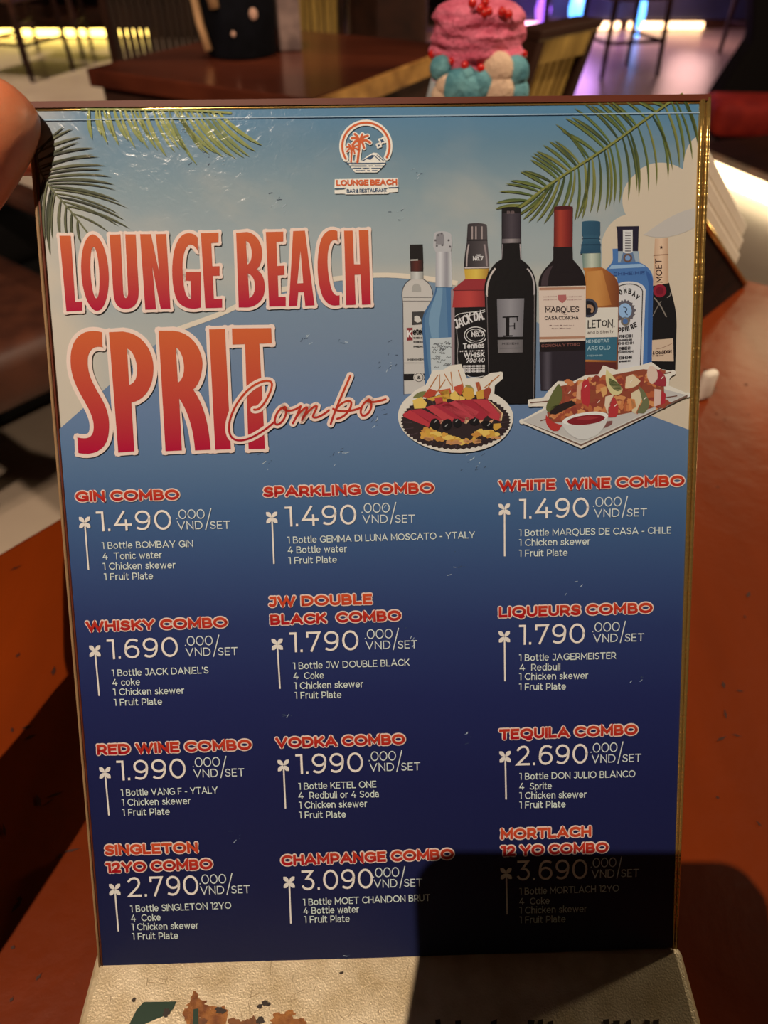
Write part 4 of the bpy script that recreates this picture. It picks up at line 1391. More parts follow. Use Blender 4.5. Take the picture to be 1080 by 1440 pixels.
sband(k, T4, (366, 362), (488, 358), (490, 452), (372, 456), hgrad(818, 845, ink(92, 116, 104), ink(196, 190, 160), ink(110, 122, 100)), lay + .5)
k.fill(t4('M 388,720 L 604,715 L 601,912 L 388,916 Z'), ink(214, 194, 172), lay + .5)
k.fill(t4('M 388,916 L 600,911 L 592,1066 L 388,1060 Z'), ink(48, 96, 114), lay + .5)
k.fill(t4('M 388,1074 L 592,1078 L 590,1180 L 388,1180 Z'), ink(96, 36, 32), lay + .5)
k.fill(disc(*T4(408, 720), 13.4), ink(66, 62, 72), lay + .8)
k.fill(disc(*T4(408, 720), 10), ink(28, 24, 28), lay + 1)
k.fill(t4('M 398,700 C 430,690 450,710 440,745 C 430,760 418,750 424,738 C 432,722 415,716 398,722 Z'), ink(170, 120, 84), lay + 1.2)
wr(k, T4, 'LET', (402, 855), (490, 850), 11.5, 1.5, DARKINK, lay + 1.2, gap=.22)
wr(k, T4, 'O', (496, 842), (530, 841), 8.6, 1.4, DARKINK, lay + 1.2)
wr(k, T4, 'N.', (534, 850), (582, 848), 11.5, 1.5, DARKINK, lay + 1.2)
wr(k, T4, 'and b Sherly', (402, 892), (572, 884), 4.0, .7, ink(110, 90, 78), lay + 1.2)
wr(k, T4, 'HE NECTAR', (392, 952), (545, 946), 4.6, .9, ink(160, 176, 174), lay + 1.2)
wr(k, T4, 'ARS OLD', (400, 1000), (552, 994), 5.6, 1.0, ink(150, 174, 176), lay + 1.2)
wr(k, T4, 'HIEIHIHEI', (402, 1040), (500, 1038), 2.4, .6, ink(140, 160, 160), lay + 1.2)
k.build('printed_bottle', poster)
# red-capped red wine
k = Ink()
lay = BL + 7
k.fill(t4('M 175,316 L 302,316 L 305,400 C 345,450 392,480 390,580 L 386,1260 L 92,1260 L 78,560 C 84,480 150,440 175,400 Z'), ink(30, 21, 23), lay)
k.fill(t4('M 150,450 C 110,480 96,520 96,575 L 140,575 C 140,520 150,480 175,440 Z'), ink(66, 48, 50), lay + .3)
k.fill(t4('M 84,1010 L 382,1000 L 384,1260 L 92,1260 Z'), ink(44, 34, 40), lay + .3)
sband(k, T4, (96, 1012), (170, 1010), (170, 1260), (104, 1260), hgrad(762, 776, ink(44, 34, 40), ink(84, 72, 78), ink(44, 34, 40)), lay + .5)
sband(k, T4, (180, 56), (304, 52), (301, 318), (178, 320), hgrad(778, 805, ink(96, 24, 22), ink(176, 54, 36), ink(140, 34, 28), ink(90, 22, 22)), lay + .5, 9)
k.fill(t4('M 180,56 C 200,46 285,44 304,54 L 304,72 L 180,76 Z'), ink(84, 22, 24), lay + .7)
k.fill(t4('M 79,580 L 390,574 L 388,936 L 85,946 Z'), ink(216, 182, 158), lay + .6)
for y in (594, 918):
    k.stroke(t4('M 84,%d L 386,%d' % (y + 2, y - 4))[0], 3.6, ink(176, 118, 86), lay + .8, cap=False)
k.fill(t4('M 205,635 L 260,633 L 264,665 L 235,690 L 208,668 Z'), ink(180, 92, 84), lay + .9)
for y in (648, 668):
    for a, b in ((112, 198), (268, 360)):
        wr(k, T4, 'HIEIHIH', (a, y + 4), (b, y), 1.7, .6, ink(170, 124, 110), lay + .9)
for q, (s, x0, x1, y, cp) in enumerate((('MARQUES', 122, 345, 752, 8.4), ('CASA CONCHA', 118, 342, 800, 5.2))):
    wr(k, T4, s, (x0, y), (x1, y - 4), cp, 1.35 if q == 0 else 1.0, ink(48, 30, 30), lay + 1, gap=.2)
k.stroke(t4('M 230,748 C 236,762 250,766 268,760')[0], .9, ink(48, 30, 30), lay + 1)
for y, a, b in ((840, 150, 310), (860, 165, 290), (716, 118, 170)):
    wr(k, T4, 'EIHIEHIHI', (a, y), (b, y - 2), 1.5, .5, ink(130, 96, 86), lay + 1)
wr(k, T4, 'CONCHA Y TORO', (96, 980), (352, 970), 4.2, .9, ink(130, 70, 60), lay + 1)
k.build('printed_bottle', poster)

# ------------------------------------------------------------------ printed fruit plate
T5 = zoom(550, 500, 5.684)


def t5(s):
    return path(s, T5)


k = Ink()
lay = BL + 10
STK = ink(222, 200, 176)
RIMP = 'M 75,500 C 70,430 110,370 170,330 C 200,290 260,270 290,250 L 345,140 L 420,135 L 480,100 L 545,90 L 590,205 L 660,200 L 720,205 L 800,160 L 870,150 L 870,175 L 805,230 L 800,320 C 880,350 950,420 952,490 C 950,600 850,740 560,755 C 300,760 90,640 75,500 Z'
k.fill(t5(RIMP), STK, lay)
k.grow(t5(RIMP), 7.5, STK, lay)
plate = [T5(515 + (432 + (8 if q % 2 else -8)) * math.cos(2 * PI * q / 110), 525 + (222 + (6 if q % 2 else -6)) * math.sin(2 * PI * q / 110)) for q in range(110)]
k.fill(plate, ink(50, 34, 34), lay + .6)
for q in range(24):
    a = 2 * PI * q / 24
    k.stroke([T5(515 + 350 * math.cos(a), 535 + 165 * math.sin(a)), T5(515 + 415 * math.cos(a), 530 + 210 * math.sin(a))], 1.2, ink(74, 50, 54), lay + .8, cap=False)
YEL, YE2, ORG, REDF, DRD = ink(214, 150, 46), ink(232, 180, 74), ink(214, 106, 40), ink(196, 46, 52), ink(150, 26, 40)
k.fill(t5('M 172,340 C 190,300 240,280 280,285 L 250,340 Z'), ink(120, 116, 60), lay + .9)
k.fill(t5('M 590,235 C 640,230 660,260 660,290 L 600,300 Z'), ink(150, 130, 66), lay + .9)
for s, c in (('M 170,360 L 240,330 L 285,380 L 270,420 L 185,425 Z', YE2), ('M 250,330 L 300,262 L 370,285 L 350,320 L 290,340 Z', ink(190, 60, 36)), ('M 370,280 L 470,262 L 480,300 L 400,320 Z', ink(206, 80, 40)),
             ('M 280,345 L 390,315 L 420,330 L 330,365 Z', YEL), ('M 390,290 L 460,270 L 470,345 L 420,350 Z', YEL), ('M 500,250 L 570,225 L 580,290 L 550,315 L 505,280 Z', ink(200, 66, 40)),
             ('M 470,310 L 510,280 L 545,330 L 530,370 L 470,345 Z', YE2), ('M 560,290 L 590,250 L 650,265 L 665,330 L 620,362 L 580,340 Z', YEL), ('M 545,320 L 590,335 L 580,370 L 545,365 Z', YE2),
             ('M 670,215 L 700,210 L 720,270 L 690,290 Z', ink(180, 74, 40)), ('M 675,290 L 735,270 L 740,345 L 685,348 Z', YEL), ('M 735,275 L 780,250 L 800,275 L 770,350 L 738,340 Z', ink(166, 60, 40)), ('M 410,330 L 450,335 L 440,375 L 410,365 Z', YEL)):
    k.fill(t5(s), c, lay + 1.2)
for s in ('M 370,160 L 300,270', 'M 385,155 L 385,265', 'M 430,195 L 360,300', 'M 425,150 L 480,240', 'M 475,135 L 490,270', 'M 535,120 L 575,250', 'M 860,160 L 745,255', 'M 800,200 L 770,260', 'M 705,230 L 690,270'):
    k.stroke(t5(s)[0], 1.3, ink(190, 110, 50), lay + 1.5)
for s, c in (('M 95,465 L 150,435 L 310,530 L 300,572 L 100,490 Z', REDF), ('M 155,435 L 240,425 L 415,510 L 390,545 L 310,540 Z', ink(180, 38, 50)), ('M 270,415 L 330,395 L 500,500 L 480,540 L 415,515 Z', ink(200, 54, 58)),
             ('M 330,400 L 430,365 L 620,470 L 590,540 L 500,500 Z', ink(176, 36, 50)), ('M 400,400 L 520,355 L 700,450 L 640,520 L 560,510 Z', ink(198, 54, 62)), ('M 510,360 L 640,350 L 790,460 L 720,520 L 640,480 Z', ink(174, 34, 48)),
             ('M 640,350 L 765,350 L 880,460 L 870,525 L 790,500 Z', ink(196, 48, 56)), ('M 760,350 L 795,370 L 890,460 L 880,520 L 862,520 L 865,470 Z', ink(222, 176, 120)), ('M 345,340 L 400,330 L 420,380 L 360,400 Z', ink(188, 56, 50)),
             ('M 595,490 L 635,500 L 600,545 L 580,540 Z', ink(224, 170, 120)), ('M 385,520 L 418,512 L 395,548 Z', ink(220, 150, 110)), ('M 700,520 L 740,510 L 710,540 Z', ink(226, 160, 110)), ('M 780,525 L 820,505 L 800,540 Z', ink(220, 150, 100))):
    k.fill(t5(s), c, lay + 1.8)
rr = random.Random(11)
for q in range(34):
    x = rr.uniform(235, 820)
    y = 610 + 45 * math.sin((x - 235) / 585 * PI) + rr.uniform(-38, 38) - 30 * math.cos((x - 235) / 585 * PI * 2) * .4
    k.fill(blob(*T5(x, y), rr.uniform(4, 8), rr.uniform(3, 5), q, 12, .35), (YEL, YE2, ink(222, 150, 50), ink(206, 128, 46))[q % 4], lay + 2.0 + .02 * q)
for q in range(14):
    x = rr.uniform(240, 860)
    k.fill(blob(*T5(x, 650 + 40 * math.sin((x - 230) / 620 * PI) + rr.uniform(-8, 12)), rr.uniform(3, 5), rr.uniform(1.6, 2.8), 60 + q, 10, .3), ink(204, 132, 76), lay + 2.8)
k.fill(t5('M 815,545 L 870,540 L 880,570 L 830,600 L 812,580 Z'), YEL, lay + 2.4)
for x, y, a, b_, r_ in ((350, 548, 40, 46, -.1), (445, 552, 38, 48, .4), (527, 540, 34, 36, 0), (660, 530, 40, 28, .1), (765, 552, 48, 30, .35)):
    k.fill(disc(*T5(x, y), a / 5.684, b_ / 5.684, r_), ink(24, 20, 22), lay + 3.2)
for x, y in ((350, 525), (438, 556), (520, 520), (665, 515), (775, 550)):
    k.stroke([T5(x - 6, y + 8), T5(x + 8, y - 6)], 1.4, ink(150, 140, 130), lay + 3.5)
k.build('printed_fruit_plate', poster)

# ------------------------------------------------------------------ printed skewers on a long plate
T6 = zoom(720, 500, 4.154)


def t6(s):
    return path(s, T6)


k = Ink()
lay = BL + 12
SIL = 'M 55,385 L 190,320 L 195,285 L 105,285 L 105,270 L 190,258 L 225,210 L 270,165 L 350,170 L 430,130 L 510,125 L 535,75 L 600,100 L 740,75 L 805,55 L 860,95 L 935,100 L 900,125 L 895,185 L 1020,230 L 400,525 Z'
k.fill(t6(SIL), STK, lay)
k.grow(t6(SIL), 7.5, STK, lay)
k.fill(t6('M 62,382 L 200,312 L 860,190 L 1015,232 L 398,520 Z'), ink(190, 174, 160), lay + .5)
k.fill(t6('M 62,382 L 398,512 L 1018,228 L 1018,240 L 398,528 Z'), ink(120, 84, 68), lay + .7)
k.fill(t6('M 70,380 L 398,508 L 1005,230 L 1012,231 L 398,518 Z'), ink(206, 190, 172), lay + .8)
for s in ('M 105,276 L 260,262', 'M 165,380 L 260,355', 'M 885,106 L 920,98', 'M 890,246 L 955,236'):
    k.stroke(t6(s)[0], 1.5, ink(110, 62, 46), lay + .9)
MEAT = [ink(186, 86, 44), ink(206, 112, 58), ink(164, 66, 42), ink(216, 132, 70), ink(150, 54, 40)]
rr = random.Random(23)
k.fill(t6('M 275,180 L 420,150 L 520,130 L 600,110 L 760,80 L 850,90 L 880,150 L 885,280 L 800,310 L 600,350 L 540,340 L 380,320 L 300,390 L 210,390 L 200,330 L 255,300 Z'), ink(150, 64, 40), lay + .95)
for (x0, y0, x1, y1, n_) in ((300, 205, 880, 115, 60), (235, 345, 880, 250, 70), (260, 300, 420, 250, 16)):
    for q in range(n_):
        t = rr.random()
        k.fill(blob(*T6(x0 + (x1 - x0) * t + rr.uniform(-14, 14), y0 + (y1 - y0) * t + rr.uniform(-42, 40)), rr.uniform(3.5, 7), rr.uniform(3, 6), 200 + q + n_, 12, .4), MEAT[rr.randrange(5)], lay + 1 + .02 * q)
for s, c in (('M 270,165 C 295,200 300,240 270,285 L 215,330 C 190,330 190,300 205,270 C 225,230 240,190 270,165 Z', ink(98, 96, 46)),
             ('M 225,300 L 345,262 L 370,285 L 250,345 L 215,340 Z', ink(44, 30, 28)),
             ('M 410,150 L 440,135 C 455,190 455,260 440,300 L 405,280 C 390,230 395,190 410,150 Z', ink(190, 40, 44)),
             ('M 375,180 L 405,150 L 395,260 L 370,250 Z', ink(216, 150, 110)),
             ('M 545,80 L 575,110 L 640,195 C 640,230 600,240 575,225 C 545,190 535,140 545,80 Z', ink(212, 186, 120)),
             ('M 560,130 C 600,150 640,170 632,200 C 610,220 580,200 560,160 Z', ink(96, 104, 52)),
             ('M 660,125 L 700,110 L 745,150 C 720,190 680,195 655,190 Z', ink(222, 184, 140)),
             ('M 800,60 C 830,60 850,90 845,130 C 835,160 815,170 805,165 C 780,140 770,90 800,60 Z', ink(216, 176, 150)),
             ('M 835,80 C 880,90 905,140 890,180 L 850,180 L 815,165 C 850,140 850,110 835,80 Z', ink(160, 40, 48)),
             ('M 540,240 L 590,225 L 565,300 L 555,345 L 535,290 Z', ink(222, 186, 150)),
             ('M 585,240 C 620,280 625,330 600,360 L 555,362 C 550,320 560,280 585,240 Z', ink(188, 44, 44)),
             ('M 690,220 L 735,195 L 755,250 L 715,340 L 695,330 Z', ink(214, 184, 140)),
             ('M 735,180 C 770,200 800,260 795,300 L 765,338 L 722,335 L 755,270 Z', ink(110, 106, 66)),
             ('M 825,195 L 865,200 L 860,285 L 822,300 Z', ink(218, 172, 150)), ('M 868,205 L 892,225 L 888,280 L 862,288 Z', ink(184, 36, 44)),
             ('M 195,345 C 215,380 250,400 290,405 L 265,440 L 235,440 C 200,420 185,385 195,345 Z', ink(192, 44, 38)),
             ('M 510,190 L 545,180 L 550,220 L 525,245 Z', ink(220, 150, 80)), ('M 668,250 L 710,255 L 720,300 L 680,325 Z', ink(222, 128, 64))):
    k.fill(t6(s), c, lay + 2.4)
for x, y in ((600, 290), (425, 180), (770, 250), (330, 215), (500, 270), (690, 150), (870, 130)):
    k.stroke([T6(x - 5, y + 5), T6(x + 6, y - 6)], 1.1, ink(236, 206, 180), lay + 2.8)
k.fill(t6('M 500,430 C 560,420 590,400 580,380 L 540,385 Z'), ink(130, 72, 66), lay + 1.6)
k.fill(t6('M 288,385 C 300,340 540,300 556,350 C 555,390 520,440 490,465 L 430,490 L 390,490 C 330,470 290,430 288,385 Z'), ink(206, 192, 178), lay + 3)
k.fill(t6('M 288,385 C 300,340 540,300 556,350 C 550,400 300,430 288,385 Z'), ink(226, 210, 194), lay + 3.3)
k.fill(t6('M 315,385 C 330,350 525,328 538,362 C 530,400 330,425 315,385 Z'), ink(136, 26, 32), lay + 3.6)
k.fill(t6('M 370,372 C 400,350 460,350 500,362 C 470,374 410,380 370,372 Z'), ink(164, 44, 46), lay + 3.8)
k.build('printed_skewer_plate', poster)
# weld line of the clear pocket along the top
k = Ink()
k.stroke([(56, 169.5), (985, 159)], 1.6, ink(150, 166, 172), 7, cap=False)
k.build('pocket_seam', poster)
# ------------------------------------------------------------------ room
def struct(name, bm, m):
    return tag(obj(name, bm, m), kind='structure')


struct('floor', B((0, 3.5, -0.05), (14, 16, 0.1)), FLOOR)
struct('wall_back', B((0, 9.0, 1.5), (14, 0.2, 3.2)), WALL)
struct('ceiling', B((0, 3.5, 3.05), (14, 16, 0.1)), WALL)

# ------------------------------------------------------------------ the table the menu stands on
ud = V((0.57, 0.82, 0)).normalized()
vd = V((ud.y, -ud.x, 0))
L1 = at_height(0, 775, TABLE)
L2 = at_height(85, 725, TABLE)
ud = (V((L2.x - L1.x, L2.y - L1.y, 0))).normalized()
vd = V((ud.y, -ud.x, 0))
edge_r = at_height(1064, 395.5, TABLE)
tA = L1 + ud * ((edge_r - L1).dot(ud))           # far corner on the left edge
t_rot = Matrix.Rotation(math.atan2(ud.y, ud.x), 3, 'Z')
TW, TLn = 0.80, 1.30
tc_ = tA - ud * (TLn / 2) + vd * (TW / 2)
tbl = thing('dining_table', (tc_.x, tc_.y, 0), 'orange-brown wooden table under the menu stand', 'table')
obj('tabletop', B((0, 0, TABLE - 0.02), (TLn, TW, 0.04), 0.004, t_rot), WOOD_TOP, tbl)
obj('apron', B((0, 0, TABLE - 0.075), (TLn - 0.14, TW - 0.14, 0.07), 0.003, t_rot), DARK_WOOD, tbl)
for sx in (-1, 1):
    for sy in (-1, 1):
        p = t_rot @ V((sx * (TLn / 2 - 0.09), sy * (TW / 2 - 0.09), 0.355))
        obj('leg', B(p, (0.06, 0.06, 0.71), 0.004, t_rot), DARK_WOOD, tbl)

DENT = mat('wood_scratch', rgb(56, 18, 4), 0.6)
rr = random.Random(31)
tinv = V((tc_.x, tc_.y, 0))
for q in range(34):
    px, py = (rr.uniform(5, 95), rr.uniform(790, 1420)) if q % 2 else (rr.uniform(990, 1075), rr.uniform(440, 1180))
    p = at_height(px, py, TABLE + .0003) - tinv
    a, l_, w_ = rr.gauss(.9, .7), rr.uniform(.001, .007), rr.uniform(.0004, .0011)
    d_ = V((math.cos(a), math.sin(a), 0))
    n_ = V((-d_.y, d_.x, 0)) * w_
    bm = bmesh.new()
    bm.faces.new([bm.verts.new(v) for v in (p, p + d_ * l_ * .4 + n_, p + d_ * l_, p + d_ * l_ * .5 - n_)])
    obj('scratch', bm, DENT, tbl)

# ------------------------------------------------------------------ pendant lamp (its bulb lights the card)
SHADE = mat('lamp_shade', rgb(60, 44, 34), 0.5)
CORD = mat('lamp_cord', rgb(20, 18, 18), 0.6)
BULB = mat('lamp_bulb', (1, 0.8, 0.6), 0.5, emit=(1, 0.79, 0.6), strength=6)


def pendant(loc, power, label, size=0.004):
    t = thing('pendant_lamp', loc, label, 'lamp', 'pendant lamps under the ceiling')
    obj('lamp_shade', lathe(bmesh.new(), [(0.13, 0.02), (0.128, 0.024), (0.06, 0.10), (0.03, 0.115), (0.028, 0.112), (0.057, 0.096), (0.127, 0.018)], n=40), SHADE, t, True)
    obj('bulb', ball(bmesh.new(), (0, 0, 0.045), 0.03), BULB, t, True)
    obj('cord', tube(bmesh.new(), [(0, 0, 0.11), (0, 0, 3.0 - loc[2])], 0.004, 8), CORD, t)
    lo = lamp('pendant_light', loc, power, PENDANT_COLOR, size)
    lo.parent = t
    lo.location = (0, 0, 0.004)
    return t


pendant(PENDANT, PENDANT_POWER, 'dark cone pendant lamp hanging over the menu table')

# ------------------------------------------------------------------ the phone that takes the picture
def cam_pt(x, y, z):
    return CAM + RGT * x + UPV * y - FWD * z


ph = thing('smartphone', cam_pt(-0.0215, -0.0545, 0.008), 'black smartphone held up over the menu to photograph it', 'phone')
pr = Matrix(((RGT.x, UPV.x, -FWD.x), (RGT.y, UPV.y, -FWD.y), (RGT.z, UPV.z, -FWD.z)))
out = []
for cx, cy, a0 in ((0.0325, 0.069, 0), (-0.0325, 0.069, 90), (-0.0325, -0.069, 180), (0.0325, -0.069, 270)):
    out += [(cx + 0.011 * math.cos(math.radians(a0 + q * 15)), cy + 0.011 * math.sin(math.radians(a0 + q * 15))) for q in range(7)]
obj('phone_body', prism(bmesh.new(), [pr @ V((x, y, -0.004)) for x, y in out], pr @ V((0, 0, 0.008)), 0.001), PHONE, ph)
obj('screen', prism(bmesh.new(), [pr @ V((x * .95, y * .97, 0.0041)) for x, y in out], pr @ V((0, 0, 0.0004))), mat('phone_screen', rgb(16, 18, 22), 0.1), ph)

# ------------------------------------------------------------------ the hand at the corner of the card
def skinned(name, chains, m, parent, root=0, subd=2):
    verts, edges, rad = [], [], []
    index = {}
    for ch in chains:
        prev = None
        for (p, r) in ch:
            key = tuple(round(c, 5) for c in p)
            if key not in index:
                index[key] = len(verts)
                verts.append(V(p))
                rad.append(r)
            i = index[key]
            if prev is not None and prev != i:
                edges.append((prev, i))
            prev = i
    me = bpy.data.meshes.new(name)
    me.from_pydata([tuple(v) for v in verts], edges, [])
    o = bpy.data.objects.new(name, me)
    COL.objects.link(o)
    sk = o.modifiers.new('skin', 'SKIN')
    sk.use_smooth_shade = True
    sk.branch_smoothing = 0.3
    lay_ = me.skin_vertices[0].data if me.skin_vertices else None
    for i, r in enumerate(rad):
        rr_ = r if isinstance(r, tuple) else (r, r)
        me.skin_vertices[0].data[i].radius = rr_
        me.skin_vertices[0].data[i].use_root = (i == root)
    sb = o.modifiers.new('sub', 'SUBSURF')
    sb.levels = sb.render_levels = subd
    dg = bpy.context.evaluated_depsgraph_get()
    nm = bpy.data.meshes.new_from_object(o.evaluated_get(dg))
    bpy.data.objects.remove(o)
    o2 = bpy.data.objects.new(name, nm)
    COL.objects.link(o2)
    nm.materials.clear()
    nm.materials.append(m)
    for p in nm.polygons:
        p.use_smooth = True
    if parent:
        o2.parent = parent
    return o2


def rel(v):
    return V(v)


HB = at_depth(-200, 430, 0.19)
hand_root = V((-0.17, 0.06, CAMZ - 0.10))
person = thing('person', hand_root, 'person with only a thumb showing, gripping the left upper corner of the menu stand', 'person')
o0 = -hand_root


def hp(px, py, z):
    return tuple(at_depth(px, py, z) + o0)


def wp(x, y, z):
    return tuple(V((x, y, CAMZ + z)) + o0)


wrist = wp(-.160, .088, -.098)
palm = wp(-.150, .122, -.092)
knuck = wp(-.142, .158, -.088)
IDX = hp(-120, 250, .213)
CH = [
    [(palm, (.021, .016)), (wrist, (.024, .018)), (wp(-.175, .052, -.105), .026), (wp(-.205, -.02, -.120), .031), (wp(-.245, -.115, -.14), .036)],
    [(palm, (.021, .016)), (wp(-.138, .135, -.078), .015), (hp(-215, 440, .178), .0135), (hp(-80, 282, .186), .0122), (hp(-25, 200, .1872), .0126), (hp(8, 150, .1876), .0114), (hp(24, 126, .188), .0064)],
    [(palm, (.021, .016)), (knuck, (.017, .013)), (hp(-120, 250, .213), .0088), (hp(-30, 210, .224), .0080), (hp(60, 215, .218), .0072), (hp(95, 220, .214), .0055)],
    [(knuck, (.017, .013)), (wp(-.150, .172, -.106), .0095), (hp(-190, 380, .232), .0085), (hp(-90, 330, .236), .0076), (hp(-40, 310, .232), .006)],
    [(knuck, (.017, .013)), (wp(-.156, .160, -.122), .009), (hp(-200, 460, .240), .008), (hp(-100, 420, .244), .0072), (hp(-50, 405, .240), .0058)],
    [(palm, (.021, .016)), (wp(-.162, .140, -.128), .0085), (hp(-220, 540, .246), .0072), (hp(-130, 500, .250), .0062), (hp(-80, 490, .246), .005)],
]
hand = skinned('hand', CH, SKIN, person)
# thumbnail: a shallow curved plate on the upper-left side of the thumb tip
bm = bmesh.new()
nc = at_depth(-14, 112, .1755) + o0
ax = (at_depth(24, 126, .187) - at_depth(-25, 200, .1855)).normalized()
nn = (at_depth(-62, 96, .178) - at_depth(8, 150, .186)).normalized()
nn = (nn - ax * nn.dot(ax)).normalized()
sd = ax.cross(nn)
tip = at_depth(8, 150, .186) + o0
rows = []
for i in range(9):
    u = -0.006 + 0.0135 * i / 8
    row = []
    for j in range(11):
        a = (j / 10 - .5) * 1.15
        wv = 1 - 0.35 * max(0, (i - 6) / 2) ** 2 - 0.25 * max(0, (2 - i) / 2) ** 2
        row.append(bm.verts.new(tip + ax * u + (nn * math.cos(a * wv) + sd * math.sin(a * wv)) * (0.0131 - 0.0003 * max(0, i - 4) ** 2)))
    rows.append(row)
for i in range(8):
    for j in range(10):
        bm.faces.new([rows[i][j], rows[i][j + 1], rows[i + 1][j + 1], rows[i + 1][j]])
obj('thumbnail', bm, NAIL, person, True)
bm = tube(bmesh.new(), [wp(-.188, .02, -.111), wp(-.205, -.02, -.120), wp(-.245, -.115, -.14), wp(-.28, -.2, -.155)], [.034, .036, .042, .048], 24)
obj('sleeve', bm, SLEEVE, person, True)

# ------------------------------------------------------------------ wedge-shaped napkin holder at the right
def vplane(px, py, P, d):
    """point where the view ray meets the upright plane through P along d"""
    n = V((-d.y, d.x, 0))
    r = ray(px, py)
    t = n.dot(P - CAM) / n.dot(r)
    return CAM + r * t


R0 = at_height(1049, 401, TABLE)
R1 = at_height(991, 447, TABLE)
dv = (R1 - R0).normalized()
top1 = vplane(996, 321, R0, dv)
sl = top1 - R0
apex = R0 + sl * 1.42
foot = R0 + dv * (apex - R0).dot(dv) * 1.05
foot.z = TABLE
perp = V((dv.y, -dv.x, 0))
if perp.x > 0:
    perp = -perp
nh = thing('napkin_holder', (R0.x, R0.y, TABLE), 'dark wooden wedge holder with white napkins on its slope, right of the menu', 'napkin holder')
orig = V((R0.x, R0.y, TABLE))
obj('wedge_block', prism(bmesh.new(), [R0 - orig, apex - orig, foot - orig], perp * 0.075, 0.001), mat('near_black_wood', rgb(40, 18, 10), 0.7, spec=0.05, noise=(30, rgb(24, 10, 6), (0.3, 1, 4))), nh)
s0, s1 = R0.lerp(apex, 0.02) - orig, R0.lerp(apex, 0.98) - orig
tr_ = bmesh.new()
tube(tr_, [s0, s1], 0.0022, 8)
obj('brass_trim', tr_, BRASS, nh, True)
sdir = sl.normalized()
nrm = sdir.cross(perp).normalized()
if nrm.z < 0:
    nrm = -nrm
bm = bmesh.new()
a, b = R0.lerp(apex, 0.20) - orig + nrm * 0.003, R0.lerp(apex, 0.97) - orig + nrm * 0.003
for q in range(3):
    sh = perp * (0.004 + 0.0012 * ((q * 37) % 5)) + sdir * (0.0015 * ((q * 53) % 4 - 1.5))
    z0 = nrm * (0.0112 * q)
    pts = [a + sh + z0, b + sh + z0, b + sh + z0 + perp * 0.068, a + sh + z0 + perp * 0.068]
    prism(bm, pts, nrm * 0.0110, 0.002)
nap = obj('napkin_stack', bm, PAPER, None)
nap.location = orig
tag(nap, 'stack of folded white paper napkins leaning on the dark wedge', 'napkins')
# small white sachet right beside the card
p = at_height(991, 560, TABLE)
bm = B((0, 0, 0.011), (0.012, 0.007, 0.022), 0.003, Matrix.Rotation(0.5, 3, 'Z'), 3)
sa = obj('paper_packet', bm, PAPER, None, True)
sa.location = (p.x - 0.002, p.y, TABLE)
tag(sa, 'small white packet standing on the table at the right edge of the menu', 'packet')

# ------------------------------------------------------------------ pink topped ornament behind the card
PINK = mat('pink_plush', rgb(232, 120, 146), 0.8, noise=(70, rgb(206, 84, 112), (1, 1, 4)), bump=(420, 0.9, 0.003))
TEAL = mat('teal_plush', rgb(112, 168, 176), 0.85, noise=(90, rgb(70, 128, 142), (1, 1, 1)), bump=(300, 0.7, 0.002))
BEIGE = mat('beige_plush', rgb(216, 184, 156), 0.85, bump=(300, 0.7, 0.002))
BEADM = mat('red_bead', rgb(206, 30, 24), 0.12, coat=0.8)
CUPM = mat('ornament_cup', rgb(180, 186, 190), 0.4)
oc = V((0.062, 0.56, TABLE))
orn = thing('ornament', oc, 'pink swirled ornament with red beads and teal plush ruffle, behind the menu', 'ornament')
zc_top = at_depth(640, -12, 1).z


def z_at(py, y):
    d = ray(540, py)
    return CAMZ + d.z * y / d.y - TABLE


zt, zm, zb_ = z_at(-8, oc.y), z_at(88, oc.y), z_at(150, oc.y)
R_ = 0.0305
prof = []
for i in range(110):
    t = i / 109
    z = zm - 0.012 + (zt - zm + 0.012) * t
    env = R_ * (1.0 - 0.10 * (2 * t - 0.9) ** 2) * (1 if t < .82 else max(.05, math.cos((t - .82) / .18 * PI / 2)) ** .6)
    prof.append((env * (1 + 0.012 * math.sin(t * 52) + .008 * math.sin(t * 31 + 1)), z))


def wobp(a, z):
    return 1 + 0.028 * math.sin(z * 620 + 1.4 * math.sin(2 * a + .5) + .9 * math.sin(5 * a)) + 0.02 * math.sin(3 * a + z * 260) + 0.022 * math.sin(5 * a - z * 310) + .014 * math.sin(13 * a + z * 700)


obj('pink_swirl', lathe(bmesh.new(), prof, n=48, wob=wobp), PINK, orn, True)
obj('cup', lathe(bmesh.new(), [(0.030, 0), (0.032, 0.004), (0.020, 0.012), (0.012, 0.03), (0.012, zb_ - 0.04), (0.028, zb_ - 0.018), (0.034, zb_), (0.030, zm - 0.01)], n=36), CUPM, orn, True)
rr = random.Random(5)
for px, py, c_, r in ((588, 95, 0, .0075), (598, 118, 1, .008), (612, 120, 0, .011), (632, 124, 0, .0105), (646, 116, 0, .010), (664, 96, 1, .0105), (664, 124, 1, .0125), (688, 100, 0, .0095), (690, 128, 0, .010), (592, 134, 1, .008), (675, 112, 0, .008), (622, 106, 0, .007)):
    x = (px - 640) / 1000 * (oc.y * math.cos(PHI) + (CAMZ - TABLE - zm) * math.sin(PHI))
    z = z_at(py, oc.y - 0.02)
    obj('plush_tuft', ball(bmesh.new(), (x, -math.sqrt(max(0.0001, 0.042 ** 2 - x * x)) * .7, z), r, (1, .8, 1.05)), (TEAL, BEIGE)[c_], orn, True)
for q in range(9):
    a = PI + .25 + q * (PI - .5) / 8
    obj('bead', ball(bmesh.new(), (0.031 * math.cos(a), 0.031 * math.sin(a), zm + 0.002 + .004 * abs(math.cos(a))), 0.0028, seg=10), BEADM, orn, True)
